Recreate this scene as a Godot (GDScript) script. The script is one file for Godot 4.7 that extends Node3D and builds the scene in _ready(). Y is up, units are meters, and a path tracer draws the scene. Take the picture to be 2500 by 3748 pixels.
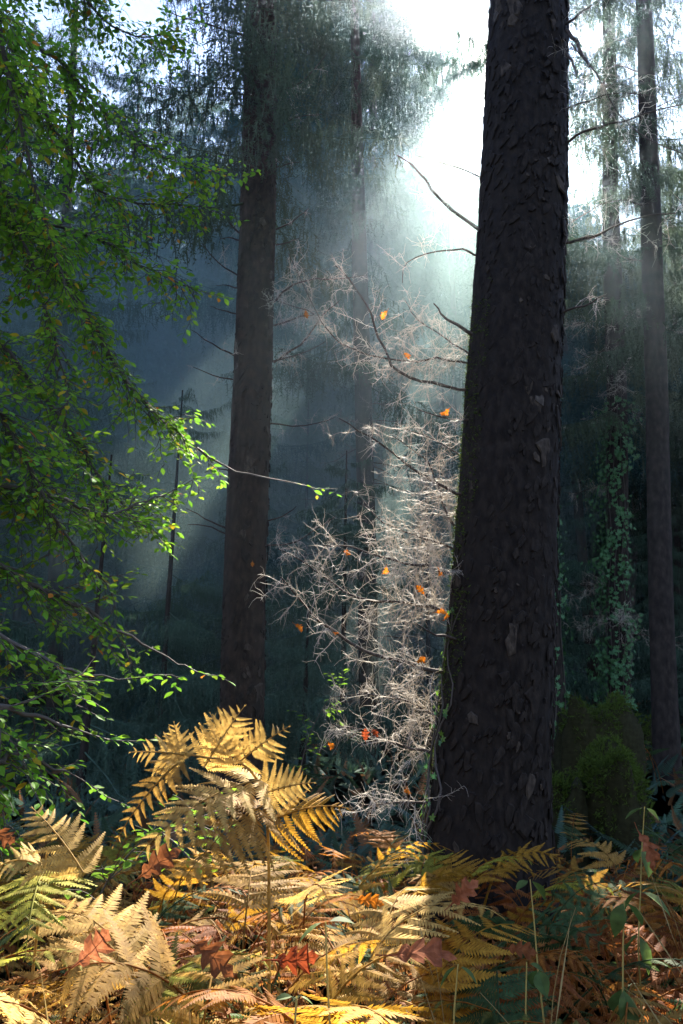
extends Node3D
# An autumn spruce wood at the edge of a bracken bed, the sun standing behind the thick trunk.

const SUN := Vector3(0.156, 0.6745, -0.7219)       # towards the sun
var rng := RandomNumberGenerator.new()
var noise := FastNoiseLite.new()
var M := {}
var taken := {}
var to_label := []


# ---------------------------------------------------------------- mesh building
class Builder:
	var v := PackedVector3Array()
	var n := PackedVector3Array()
	var uv := PackedVector2Array()
	var idx := PackedInt32Array()
	var smooth := false

	func tube(pts: PackedVector3Array, r0: float, r1: float, sides: int, closed := false) -> void:
		var count := pts.size()
		var first := v.size()
		var t := (pts[1] - pts[0]).normalized()
		var side := t.cross(Vector3(0.31, 0.12, 0.94)).normalized()
		for i in count:
			if i > 0:
				t = (pts[mini(i + 1, count - 1)] - pts[i - 1]).normalized()
			side = (side - t * side.dot(t)).normalized()
			var w := t.cross(side)
			var r := lerpf(r0, r1, float(i) / (count - 1))
			for k in sides:
				var a := TAU * k / sides
				var d := side * cos(a) + w * sin(a)
				v.append(pts[i] + d * r)
				n.append(d)
				uv.append(Vector2(float(k) / sides, i))
		for i in count - 1:
			for k in sides:
				var a := first + i * sides + k
				var b := first + i * sides + (k + 1) % sides
				idx.append_array([a, a + sides, b, b, a + sides, b + sides])
		if closed:
			var c := v.size()
			v.append(pts[count - 1] + t * r1 * 0.4)
			n.append(t)
			uv.append(Vector2(0.5, count))
			for k in sides:
				idx.append_array([first + (count - 1) * sides + k, c, first + (count - 1) * sides + (k + 1) % sides])
		smooth = true

	func tri(a: Vector3, b: Vector3, c: Vector3) -> void:
		var i := v.size()
		v.append_array([a, b, c])
		uv.append_array([Vector2(0, 0), Vector2(1, 0), Vector2(0, 1)])
		idx.append_array([i, i + 1, i + 2])

	func quad(a: Vector3, b: Vector3, c: Vector3, d: Vector3) -> void:
		var i := v.size()
		v.append_array([a, b, c, d])
		uv.append_array([Vector2(0, 0), Vector2(1, 0), Vector2(1, 1), Vector2(0, 1)])
		idx.append_array([i, i + 1, i + 2, i, i + 2, i + 3])

	func lance(p: Vector3, d: Vector3, across: Vector3, wide: float) -> void:   # a pointed narrow leaf of four corners
		quad(p, p + d * 0.4 + across * wide, p + d, p + d * 0.4 - across * wide)

	func add(other: Builder, x: Transform3D) -> void:
		var first := v.size()
		v.append_array(x * other.v)
		uv.append_array(other.uv)
		for i in other.idx:
			idx.append(first + i)

	func mesh() -> ArrayMesh:
		var a := []
		a.resize(Mesh.ARRAY_MAX)
		a[Mesh.ARRAY_VERTEX] = v
		if smooth and n.size() == v.size():
			a[Mesh.ARRAY_NORMAL] = n
		a[Mesh.ARRAY_TEX_UV] = uv
		a[Mesh.ARRAY_INDEX] = idx
		var m := ArrayMesh.new()
		m.add_surface_from_arrays(Mesh.PRIMITIVE_TRIANGLES, a)
		return m


func numbered(called: String) -> String:
	if not taken.has(called):
		taken[called] = 0
		return called
	taken[called] += 1
	return "%s_%03d" % [called, taken[called]]


func tag(o: Node, label: String, category: String, group := "") -> void:
	o.set_meta("label", label)
	o.set_meta("category", category)
	if group:
		o.set_meta("group", group)


func thing(called: String, label: String, category: String, at := Vector3.ZERO, group := "") -> Node3D:
	var o := Node3D.new()
	o.name = numbered(called)
	add_child(o)
	o.position = at
	tag(o, label, category, group)
	return o


func part(called: String, m: Mesh, mat: Material, parent: Node3D, x := Transform3D()) -> MeshInstance3D:
	var o := MeshInstance3D.new()
	o.name = StringName(called)
	o.mesh = m
	o.material_override = mat
	o.transform = x
	parent.add_child(o, true)
	return o


func single(called: String, m: Mesh, mat: Material, label: String, category: String, x: Transform3D, group := "") -> MeshInstance3D:
	var o := part(numbered(called), m, mat, self, x)
	tag(o, label, category, group)
	return o


func many(called: String, m: Mesh, mat: Material, places: Array, parent: Node3D, tints := []) -> MultiMeshInstance3D:
	var mm := MultiMesh.new()
	mm.transform_format = MultiMesh.TRANSFORM_3D
	mm.use_colors = tints.size() > 0
	mm.mesh = m
	mm.instance_count = places.size()
	for i in places.size():
		mm.set_instance_transform(i, places[i])
		if tints.size() > 0:
			mm.set_instance_color(i, tints[i])
	var o := MultiMeshInstance3D.new()
	o.name = StringName(called)
	o.multimesh = mm
	o.material_override = mat
	o.set_meta("kind", "stuff")
	parent.add_child(o, true)
	return o


# ---------------------------------------------------------------- materials
func surf(r: float, g: float, b: float, rough: float, through := 0.0, gloss := 0.4) -> StandardMaterial3D:
	var m := StandardMaterial3D.new()
	m.albedo_color = Color(r, g, b).linear_to_srgb()
	m.roughness = rough
	m.metallic_specular = gloss
	m.cull_mode = BaseMaterial3D.CULL_DISABLED
	if through > 0.0:
		m.backlight_enabled = true
		m.backlight = Color(through, through, through).linear_to_srgb()
		m.albedo_texture = M.plain        # a leaf passes light of its own colour
	return m


func noise_texture(freq: float, low: Color, high: Color, octaves := 4, kind := FastNoiseLite.TYPE_SIMPLEX_SMOOTH, size := 512, sd := 1) -> NoiseTexture2D:
	var f := FastNoiseLite.new()
	f.noise_type = kind
	f.frequency = freq
	f.fractal_octaves = octaves
	f.seed = sd
	var t := NoiseTexture2D.new()
	t.width = size
	t.height = size
	t.seamless = true
	t.noise = f
	var g := Gradient.new()
	g.set_color(0, low)
	g.set_color(1, high)
	t.color_ramp = g
	return t


func mottled(m: StandardMaterial3D, tex: Texture2D, scale: float) -> StandardMaterial3D:
	m.albedo_texture = tex
	m.uv1_triplanar = true
	m.uv1_world_triplanar = true
	m.uv1_scale = Vector3.ONE * scale
	return m


func bark(r: float, g: float, b: float, scale: float, relief: float) -> StandardMaterial3D:
	var m := surf(r, g, b, 0.92, 0.0, 0.25)
	mottled(m, M.bark_tone, scale)
	m.uv1_scale = Vector3(scale, scale * 0.45, scale)
	m.heightmap_enabled = true
	m.heightmap_texture = M.bark_relief
	m.heightmap_scale = relief
	return m


func make_materials() -> void:
	var im := Image.create(4, 4, false, Image.FORMAT_RGB8)
	im.fill(Color.WHITE)
	M.plain = ImageTexture.create_from_image(im)
	M.bark_tone = noise_texture(0.018, Color(0.42, 0.42, 0.44), Color(1, 1, 1), 5)
	M.bark_relief = noise_texture(0.03, Color(0, 0, 0), Color(1, 1, 1), 5, FastNoiseLite.TYPE_CELLULAR, 512, 7)
	M.blotch = noise_texture(0.012, Color(0.55, 0.5, 0.45), Color(1, 1, 1), 4, FastNoiseLite.TYPE_SIMPLEX_SMOOTH, 512, 3)
	M.big_bark = bark(0.025, 0.019, 0.0145, 1.3, 1.0)
	M.plate_dark = bark(0.03, 0.023, 0.0175, 1.9, 0.6)
	M.plate_mid = bark(0.075, 0.058, 0.042, 2.3, 0.6)
	M.plate_grey = bark(0.10, 0.085, 0.07, 2.7, 0.6)
	M.slim_bark = bark(0.042, 0.028, 0.019, 1.1, 0.8)
	M.grey_bark = bark(0.042, 0.034, 0.028, 1.0, 0.7)
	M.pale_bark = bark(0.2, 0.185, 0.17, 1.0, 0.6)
	M.beech_bark = bark(0.14, 0.135, 0.12, 0.8, 0.3)
	M.beech_twig = surf(0.05, 0.042, 0.035, 0.8)
	M.dead_wood = bark(0.12, 0.095, 0.075, 3.0, 0.3)
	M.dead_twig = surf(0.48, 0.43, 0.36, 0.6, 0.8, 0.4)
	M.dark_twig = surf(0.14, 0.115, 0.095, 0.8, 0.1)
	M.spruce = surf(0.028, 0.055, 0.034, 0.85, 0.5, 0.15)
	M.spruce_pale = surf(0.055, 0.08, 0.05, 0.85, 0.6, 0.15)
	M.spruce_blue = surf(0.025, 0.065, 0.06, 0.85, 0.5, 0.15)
	M.spruce_young = surf(0.045, 0.085, 0.06, 0.8, 0.6, 0.2)
	M.beech_leaf = surf(1, 1, 1, 0.62, 1.0, 0.25)
	M.beech_leaf.vertex_color_use_as_albedo = true
	M.ivy_leaf = surf(0.045, 0.13, 0.045, 0.5, 0.5, 0.4)
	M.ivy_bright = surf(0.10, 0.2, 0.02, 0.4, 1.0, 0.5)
	M.moss = mottled(surf(0.03, 0.032, 0.014, 0.95, 0.0, 0.2), M.blotch, 2.0)
	M.moss_fibre = surf(0.055, 0.085, 0.016, 0.95, 0.6, 0.08)
	M.soil = mottled(surf(0.06, 0.042, 0.03, 0.95, 0.0, 0.2), M.blotch, 0.6)
	M.litter = surf(1, 1, 1, 0.7, 0.9, 0.25)
	M.litter.vertex_color_use_as_albedo = true
	M.undergrowth = surf(1, 1, 1, 0.8, 0.6, 0.2)
	M.undergrowth.vertex_color_use_as_albedo = true
	M.plant_leaf = mottled(surf(0.10, 0.17, 0.04, 0.6, 1.0, 0.3), M.blotch, 3.0)
	M.plant_stem = surf(0.26, 0.2, 0.05, 0.5, 0.3, 0.5)
	M.grass = surf(0.22, 0.16, 0.06, 0.6, 0.6, 0.3)
	M.oak_red = mottled(surf(0.26, 0.055, 0.02, 0.8, 0.9, 0.12), M.blotch, 5.0)
	M.oak_pink = mottled(surf(0.36, 0.13, 0.06, 0.8, 0.8, 0.15), M.blotch, 5.0)
	M.oak_orange = surf(0.40, 0.12, 0.01, 0.85, 1.0, 0.12)
	M.oak_brown = mottled(surf(0.22, 0.08, 0.03, 0.8, 0.7, 0.15), M.blotch, 5.0)
	var tones := {
		"straw yellow": [0.62, 0.42, 0.12], "golden": [0.52, 0.29, 0.035], "tan": [0.42, 0.25, 0.055], "rust brown": [0.25, 0.08, 0.018],
		"copper": [0.42, 0.165, 0.025], "olive green": [0.17, 0.18, 0.035], "dark green": [0.06, 0.115, 0.04], "lime yellow": [0.38, 0.38, 0.05],
	}
	M.fern = {}
	for t in tones:
		var c: Array = tones[t]
		var row := []
		for k in 3:
			var f := [0.82, 1.0, 1.16][k] as float
			row.append(mottled(surf(c[0] * f, c[1] * f, c[2] * f, 0.68, 1.0, 0.22), M.blotch, 4.0 + k))
		M.fern[t] = row


# ---------------------------------------------------------------- ground
func ground(x: float, z: float) -> float:
	var d := -z
	var y := -0.3 * smoothstep(0.5, 7.0, d) + 0.75 * smoothstep(8.0, 17.0, d) + 0.11 * clampf(d - 17.0, 0.0, 60.0)
	y += 0.42 * clampf(d - 40.0, 0.0, 60.0) * smoothstep(40.0, 50.0, d)
	y += 0.09 * maxf(0.0, x - 3.0) * smoothstep(8.0, 20.0, d) * (1.0 - smoothstep(60.0, 90.0, d))
	return y + 0.06 * noise.get_noise_2d(x * 40.0, z * 40.0) + 0.25 * noise.get_noise_2d(x * 7.0, z * 7.0) * smoothstep(6.0, 16.0, d)


func make_ground() -> void:
	var b := Builder.new()
	var xs := PackedFloat32Array()
	var zs := PackedFloat32Array()
	for i in 61:
		var s := (i - 30) / 30.0
		xs.append(signf(s) * (absf(s) * 12.0 + pow(absf(s), 5.0) * 238.0))
	zs.append(60.0)
	for i in 71:
		var s := i / 70.0
		zs.append(6.0 - s * 40.0 - pow(s, 6.0) * 260.0)
	for z in zs:
		for x in xs:
			b.v.append(Vector3(x, ground(x, z), z))
			b.uv.append(Vector2(x, z))
	for j in zs.size() - 1:
		for i in xs.size() - 1:
			var a := j * xs.size() + i
			b.idx.append_array([a, a + xs.size(), a + 1, a + 1, a + xs.size(), a + xs.size() + 1])
	var st := SurfaceTool.new()
	st.create_from(b.mesh(), 0)
	st.generate_normals(true)
	var o := part("ground", st.commit(), M.soil, self)
	o.set_meta("kind", "structure")


# ---------------------------------------------------------------- trunks
func smooth_path(pts: Array, per := 3) -> PackedVector3Array:
	var out := PackedVector3Array()
	for i in pts.size() - 1:
		var a: Vector3 = pts[maxi(i - 1, 0)]
		var b: Vector3 = pts[i]
		var c: Vector3 = pts[i + 1]
		var d: Vector3 = pts[mini(i + 2, pts.size() - 1)]
		for k in per:
			out.append(b.cubic_interpolate(c, a, d, float(k) / per))
	out.append(pts[-1])
	return out


func axis_at(axis: Array, y: float) -> Vector3:          # axis rows: height, x, z, radius -> (x, z, radius)
	for i in axis.size() - 1:
		var a: Array = axis[i]
		var b: Array = axis[i + 1]
		if y <= b[0] or i == axis.size() - 2:
			var t := (y - a[0]) / (b[0] - a[0]) as float
			return Vector3(lerpf(a[1], b[1], t), lerpf(a[2], b[2], t), lerpf(a[3], b[3], clampf(t, 0.0, 1.0)))
	return Vector3.ZERO


func trunk_mesh(axis: Array, around: int, step: float, rough: float, flare: float) -> ArrayMesh:
	var b := Builder.new()
	var y0: float = axis[0][0]
	var y1: float = axis[-1][0]
	var rows := int((y1 - y0) / step) + 1
	for j in rows + 1:
		var y := y0 + (y1 - y0) * j / rows
		var c := axis_at(axis, y)
		for i in around + 1:
			var a := TAU * (i % around) / around
			var d := Vector3(cos(a), 0, sin(a))
			var r := c.z
			r *= 1.0 + flare * exp(-(y - y0) * 1.9) * (0.75 + 0.45 * sin(a * 5.0 + 0.7) + 0.2 * sin(a * 3.0))
			r += rough * 2.2 * noise.get_noise_3d(d.x * 30.0 + y0 * 9.0, y * 14.0, d.z * 30.0)
			if rough > 0.008:
				var crack := plate_noise.get_noise_3d(d.x * 30.0, y * 19.0, d.z * 30.0)
				r += rough * clampf(crack * 1.6 + 0.9, -0.6, 1.0)
			else:
				r += rough * 1.5 * noise.get_noise_3d(d.x * 160.0, y * 70.0, d.z * 160.0)
			b.v.append(Vector3(c.x, y, c.y) + d * r)
			b.uv.append(Vector2(float(i) / around, y))
	for j in rows:
		for i in around:
			var p := j * (around + 1) + i
			b.idx.append_array([p, p + 1, p + around + 1, p + 1, p + around + 2, p + around + 1])
	var st := SurfaceTool.new()
	st.create_from(b.mesh(), 0)
	st.generate_normals()
	return st.commit()

var plate_noise := FastNoiseLite.new()


# bark plates: irregular proud flakes with bevelled edges
func plate_meshes() -> Array:
	var out := []
	for k in 7:
		var b := Builder.new()
		var rim := []
		var top := []
		var corners := 7
		for i in corners:
			var a := TAU * i / corners + rng.randf_range(-0.4, 0.4)
			var r := rng.randf_range(0.5, 1.25)
			rim.append(Vector3(cos(a) * r * 0.5, sin(a) * r * 0.5, -0.12))
			top.append(Vector3(cos(a) * r * 0.42, sin(a) * r * 0.42, rng.randf_range(0.05, 0.13) + (0.07 if sin(a) < 0.0 else 0.0)))
		var mid := Vector3(rng.randf_range(-0.1, 0.1), rng.randf_range(-0.1, 0.1), 0.13)
		for i in corners:
			var j := (i + 1) % corners
			b.tri(mid, top[j], top[i])
			b.quad(top[i], top[j], rim[j], rim[i])
		out.append(b.mesh())
	return out


func add_plates(tree: Node3D, axis: Array, count: int, extra: int, size: float, shapes: Array, from: float, to: float) -> void:
	var rest := []
	for k in count + extra:
		var y := rng.randf_range(from, to)
		var a := rng.randf_range(-0.5, PI + 0.5) if k < count else rng.randf_range(0.0, TAU)
		if k < count and cos(a) < 0.1 and rng.randf() < 0.45:
			a = PI - a
		var c := axis_at(axis, y)
		var d := Vector3(cos(a), 0, sin(a))
		var flare := 1.0 + 0.2 * exp(-(y - axis[0][0]) * 1.9) * (0.75 + 0.45 * sin(a * 5.0 + 0.7) + 0.2 * sin(a * 3.0))
		var p := Vector3(c.x, y, c.y) + d * (c.z * flare + 0.004)
		var s := size * lerpf(0.4, 2.3, pow(rng.randf(), 2.2)) * (1.0 if k < count else 0.7)
		var side := Vector3(0, 1, 0).cross(d).normalized()
		var x := Transform3D(Basis(side * s, Vector3(0, s * rng.randf_range(0.9, 2.3), 0), d * 0.05 * rng.randf_range(0.4, 1.3)), p)
		x.basis = Basis(d, rng.randf_range(-0.35, 0.35)) * x.basis
		if k < count:
			var mat: Material = M.plate_dark if rng.randf() < 0.62 else M.plate_mid if rng.randf() < 0.9 else M.plate_grey
			part("bark_plate", shapes[rng.randi() % shapes.size()], mat, tree, x)
		else:
			rest.append(x)
	if rest.size() > 0:
		many("bark_flakes", shapes[0], M.plate_dark, rest, tree)


# ---------------------------------------------------------------- dead branches
func twig_curve(p: Vector3, d: Vector3, length: float, sag: float, bits: int, wander := 0.32) -> PackedVector3Array:
	var out := PackedVector3Array([p])
	var q := p
	var dir := d
	for i in bits:
		dir = (dir + Vector3(rng.randf_range(-wander, wander), rng.randf_range(-wander, wander) - sag, rng.randf_range(-wander, wander))).normalized()
		q += dir * length / bits
		out.append(q)
	return out


func any_dir() -> Vector3:
	return Vector3(rng.randf_range(-1, 1), rng.randf_range(-1, 1), rng.randf_range(-1, 1)).normalized()


func dead_branch(tree: Node3D, row: Array, twig_mat: Material, reach := 0.5) -> void:
	var r0: float = row[0]
	var path := smooth_path(row[2])
	for i in range(1, path.size() - 1):
		path[i] += any_dir() * r0 * 0.8
	var b := Builder.new()
	b.tube(path, r0, maxf(r0 * 0.28, 0.003), 6, true)
	var o := part("dead_branch", b.mesh(), M.dead_wood, tree)
	var f := Builder.new()
	var total := 0.0
	for i in path.size() - 1:
		total += path[i].distance_to(path[i + 1])
	for k in int(total * row[1] * 1.5):
		var t := 0.08 + 0.9 * pow(rng.randf(), 1.6)
		var i := mini(int(t * (path.size() - 1)), path.size() - 2)
		var p := path[i].lerp(path[i + 1], rng.randf())
		var along := (path[i + 1] - path[i]).normalized()
		var out := any_dir()
		out = (out - along * out.dot(along)).normalized()
		var length := reach * rng.randf_range(0.3, 1.2) * (1.1 - 0.55 * t)
		var tw := twig_curve(p, (out + along * rng.randf_range(0.1, 1.2)).normalized(), length, rng.randf_range(-0.08, 0.16), 5)
		f.tube(tw, 0.0027, 0.0014, 4)
		for s in int(6 + length * 34.0):
			var at := rng.randf_range(0.1, 1.0)
			var j := mini(int(at * 5), 4)
			var q := tw[j].lerp(tw[j + 1], fmod(at * 5, 1.0))
			var td := (tw[j + 1] - tw[j]).normalized()
			var l := rng.randf_range(0.03, 0.10) if rng.randf() < 0.7 else rng.randf_range(0.1, 0.22)
			f.tube(twig_curve(q, (any_dir() + td * 0.4).normalized(), l, rng.randf_range(-0.25, 0.6), 3, 0.55), 0.0017, 0.0008, 3)
	if f.v.size() > 0:
		part("fine_twigs", f.mesh(), twig_mat, o).set_meta("kind", "stuff")


func generic_dead_branches(tree: Node3D, axis: Array, count: int, low: float, high: float, length: float, dens: int, mat: Material) -> void:
	for k in count:
		var y := rng.randf_range(low, high)
		var a := rng.randf_range(0, TAU)
		var c := axis_at(axis, y)
		var d := Vector3(cos(a), rng.randf_range(-0.35, 0.15), sin(a))
		var p := Vector3(c.x, y, c.y)
		var l := length * rng.randf_range(0.4, 1.2)
		dead_branch(tree, [0.014, dens, [p, p + d * l * 0.35, p + d * l * 0.7 + Vector3(0, -0.08, 0) * l, p + d * l + Vector3(0, -0.05, 0) * l]], mat)

# dead branches: thickness, twigs per metre, way points
const BIG_BRANCHES := [
	[0.022, 14, [Vector3(0.91, 1.75, -7.50), Vector3(0.60, 1.80, -7.42), Vector3(0.21, 1.93, -7.34), Vector3(-0.17, 2.15, -7.26), Vector3(-0.40, 2.37, -7.18), Vector3(-0.53, 2.53, -7.10)]],
	[0.02, 22, [Vector3(1.01, 2.28, -7.60), Vector3(0.72, 2.38, -7.70), Vector3(0.31, 2.42, -7.80), Vector3(0.03, 2.54, -7.90), Vector3(-0.36, 2.84, -8.00), Vector3(-0.63, 2.99, -8.10)]],
	[0.018, 26, [Vector3(1.04, 2.63, -7.50), Vector3(0.77, 2.67, -7.35), Vector3(0.45, 2.70, -7.20), Vector3(0.10, 2.79, -7.05), Vector3(-0.16, 2.77, -6.90)]],
	[0.018, 12, [Vector3(1.13, 3.36, -7.40), Vector3(0.86, 3.42, -7.25), Vector3(0.57, 3.58, -7.10), Vector3(0.26, 3.76, -6.95), Vector3(-0.02, 3.88, -6.80)]],
	[0.016, 14, [Vector3(1.13, 3.04, -7.70), Vector3(1.01, 3.33, -7.83), Vector3(0.96, 3.61, -7.95), Vector3(0.88, 3.90, -8.07), Vector3(0.53, 4.23, -8.20)]],
	[0.012, 6, [Vector3(1.19, 4.06, -7.30), Vector3(0.91, 4.03, -7.15), Vector3(0.69, 4.04, -7.00)]],
	[0.019, 9, [Vector3(1.24, 4.45, -7.50), Vector3(0.87, 4.48, -7.42), Vector3(0.55, 4.56, -7.33), Vector3(0.40, 4.77, -7.25), Vector3(0.27, 5.09, -7.17), Vector3(0.07, 5.41, -7.08), Vector3(-0.06, 5.50, -7.00)]],
	[0.013, 10, [Vector3(1.28, 4.77, -7.60), Vector3(0.95, 4.87, -7.68), Vector3(0.65, 4.87, -7.76), Vector3(0.09, 5.06, -7.84), Vector3(-0.20, 5.39, -7.92), Vector3(-0.58, 6.26, -8.00)]],
	[0.02, 0, [Vector3(1.24, 4.89, -7.20), Vector3(1.00, 4.96, -7.05), Vector3(0.85, 5.05, -6.90)]],
	[0.02, 4, [Vector3(1.40, 6.15, -7.40), Vector3(0.99, 6.43, -7.27), Vector3(0.77, 6.65, -7.13), Vector3(0.55, 6.72, -7.00)]],
	[0.012, 2, [Vector3(1.47, 6.84, -7.50), Vector3(1.20, 6.89, -7.40), Vector3(0.77, 6.95, -7.30)]],
	[0.012, 4, [Vector3(1.39, 5.92, -7.50), Vector3(1.22, 5.96, -7.45), Vector3(0.95, 5.90, -7.40), Vector3(0.66, 5.76, -7.35), Vector3(0.60, 5.49, -7.30)]],
	[0.016, 0, [Vector3(1.00, 2.01, -7.30), Vector3(0.81, 2.04, -7.15), Vector3(0.64, 2.11, -7.00)]],
	[0.015, 22, [Vector3(0.77, 1.06, -7.50), Vector3(0.53, 1.11, -7.63), Vector3(0.22, 1.23, -7.77), Vector3(-0.10, 1.30, -7.90)]],
	[0.013, 18, [Vector3(0.72, 0.65, -7.40), Vector3(0.42, 0.67, -7.20), Vector3(0.13, 0.66, -7.00)]],
	[0.011, 14, [Vector3(1.17, 3.79, -7.60), Vector3(0.94, 4.06, -7.85), Vector3(0.66, 4.27, -8.10)]],
	[0.014, 24, [Vector3(0.85, 1.37, -7.60), Vector3(0.58, 1.50, -7.80), Vector3(0.27, 1.56, -8.00), Vector3(-0.10, 1.55, -8.20)]],
	[0.01, 18, [Vector3(1.27, 4.82, -7.50), Vector3(1.04, 5.07, -7.63), Vector3(0.79, 5.34, -7.77), Vector3(0.67, 5.64, -7.90)]],
	[0.012, 22, [Vector3(1.09, 2.87, -7.60), Vector3(0.74, 3.07, -7.83), Vector3(0.42, 3.26, -8.07), Vector3(0.16, 3.64, -8.30)]],
	[0.018, 2, [Vector3(2.39, 8.51, -7.20), Vector3(2.41, 8.31, -6.90), Vector3(2.46, 8.13, -6.60)]],
	[0.024, 0, [Vector3(2.39, 8.42, -7.20), Vector3(2.45, 8.15, -7.07), Vector3(2.47, 7.78, -6.93), Vector3(2.46, 7.59, -6.80)]],
	[0.018, 0, [Vector3(2.36, 8.12, -7.20), Vector3(2.36, 7.79, -7.00), Vector3(2.31, 7.44, -6.80)]],
	[0.016, 5, [Vector3(2.31, 7.11, -7.30), Vector3(2.46, 7.11, -7.15), Vector3(2.68, 7.08, -7.00), Vector3(2.97, 7.08, -6.85), Vector3(3.38, 7.09, -6.70)]],
	[0.016, 6, [Vector3(2.21, 5.94, -7.30), Vector3(2.45, 5.89, -7.12), Vector3(2.65, 5.91, -6.95), Vector3(2.83, 5.89, -6.77), Vector3(3.04, 5.79, -6.60)]],
	[0.014, 3, [Vector3(2.14, 5.16, -7.30), Vector3(2.30, 5.14, -7.10), Vector3(2.43, 5.13, -6.90)]],
	[0.008, 6, [Vector3(2.29, 7.35, -7.10), Vector3(2.46, 7.30, -6.93), Vector3(2.66, 7.24, -6.77), Vector3(2.96, 7.07, -6.60)]],
	[0.009, 5, [Vector3(2.39, 8.16, -7.10), Vector3(2.57, 7.64, -6.95), Vector3(2.69, 7.04, -6.80), Vector3(2.90, 6.62, -6.65), Vector3(3.17, 6.32, -6.50)]],
]
const SLIM_BRANCHES := [
	[0.017, 16, [Vector3(-1.00, 7.32, -11.00), Vector3(-0.79, 7.50, -10.90), Vector3(-0.47, 7.58, -10.80), Vector3(-0.09, 7.54, -10.70), Vector3(0.32, 7.53, -10.60)]],
	[0.015, 22, [Vector3(-0.99, 6.95, -11.00), Vector3(-0.59, 6.99, -10.82), Vector3(-0.40, 6.96, -10.65), Vector3(-0.76, 7.00, -10.48), Vector3(-1.00, 6.98, -10.30)]],
	[0.019, 6, [Vector3(-0.98, 6.37, -11.00), Vector3(-0.59, 6.62, -10.93), Vector3(-0.28, 7.04, -10.87), Vector3(-0.03, 7.24, -10.80)]],
	[0.012, 7, [Vector3(-0.98, 6.39, -11.00), Vector3(-0.58, 6.38, -10.75), Vector3(-0.22, 6.45, -10.50)]],
	[0.014, 5, [Vector3(-1.00, 5.43, -11.00), Vector3(-0.52, 5.45, -11.15), Vector3(-0.09, 5.64, -11.30)]],
	[0.014, 2, [Vector3(-1.01, 4.01, -11.00), Vector3(-0.79, 4.02, -10.80), Vector3(-0.60, 4.11, -10.60)]],
	[0.015, 5, [Vector3(-1.02, 3.67, -11.00), Vector3(-0.62, 3.75, -11.10), Vector3(-0.07, 4.14, -11.20)]],
	[0.013, 3, [Vector3(-0.99, 9.64, -11.00), Vector3(-0.79, 9.57, -10.85), Vector3(-0.60, 9.51, -10.70)]],
	[0.014, 3, [Vector3(-0.99, 8.54, -11.00), Vector3(-0.74, 8.57, -10.85), Vector3(-0.49, 8.70, -10.70)]],
	[0.013, 3, [Vector3(-0.98, 8.28, -11.00), Vector3(-0.79, 8.39, -11.10), Vector3(-0.63, 8.53, -11.20)]],
	[0.016, 5, [Vector3(-1.02, 11.01, -11.00), Vector3(-0.64, 11.01, -10.80), Vector3(-0.23, 11.36, -10.60)]],
	[0.02, 6, [Vector3(-1.56, 12.07, -11.00), Vector3(-1.97, 12.08, -10.80), Vector3(-2.42, 12.02, -10.60), Vector3(-2.82, 12.04, -10.40)]],
	[0.016, 4, [Vector3(-1.56, 11.40, -11.00), Vector3(-1.82, 11.39, -10.85), Vector3(-2.13, 11.31, -10.70)]],
	[0.018, 0, [Vector3(-1.56, 10.97, -11.00), Vector3(-1.67, 10.91, -10.90), Vector3(-1.76, 10.79, -10.80)]],
	[0.015, 0, [Vector3(-1.55, 10.76, -11.00), Vector3(-1.64, 10.70, -10.90), Vector3(-1.73, 10.61, -10.80)]],
	[0.015, 4, [Vector3(-1.54, 8.48, -11.00), Vector3(-1.83, 8.65, -10.75), Vector3(-2.11, 8.55, -10.50)]],
	[0.014, 0, [Vector3(-1.53, 8.36, -11.00), Vector3(-1.67, 8.30, -10.85), Vector3(-1.79, 8.18, -10.70)]],
	[0.014, 3, [Vector3(-1.54, 7.77, -11.00), Vector3(-1.80, 7.84, -10.75), Vector3(-2.01, 7.99, -10.50)]],
	[0.013, 1, [Vector3(-1.54, 7.56, -11.00), Vector3(-1.68, 7.52, -10.85), Vector3(-1.81, 7.43, -10.70)]],
	[0.013, 0, [Vector3(-1.55, 7.14, -11.00), Vector3(-1.73, 7.12, -10.85), Vector3(-1.88, 7.09, -10.70)]],
	[0.015, 3, [Vector3(-1.56, 6.48, -11.00), Vector3(-1.82, 6.53, -10.75), Vector3(-2.10, 6.63, -10.50)]],
	[0.013, 3, [Vector3(-1.56, 6.10, -11.00), Vector3(-1.81, 6.07, -10.80), Vector3(-2.06, 6.11, -10.60)]],
	[0.015, 2, [Vector3(-1.58, 3.91, -11.00), Vector3(-1.84, 4.00, -10.80), Vector3(-2.06, 4.08, -10.60)]],
	[0.013, 1, [Vector3(-1.58, 3.83, -11.00), Vector3(-1.85, 3.91, -10.85), Vector3(-2.05, 3.88, -10.70)]],
	[0.014, 4, [Vector3(-1.02, 10.30, -11.00), Vector3(-0.70, 10.37, -10.80), Vector3(-0.29, 10.26, -10.60)]],
	[0.012, 1, [Vector3(-1.57, 4.73, -11.00), Vector3(-1.71, 4.73, -10.90), Vector3(-1.87, 4.64, -10.80)]],
]
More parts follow.
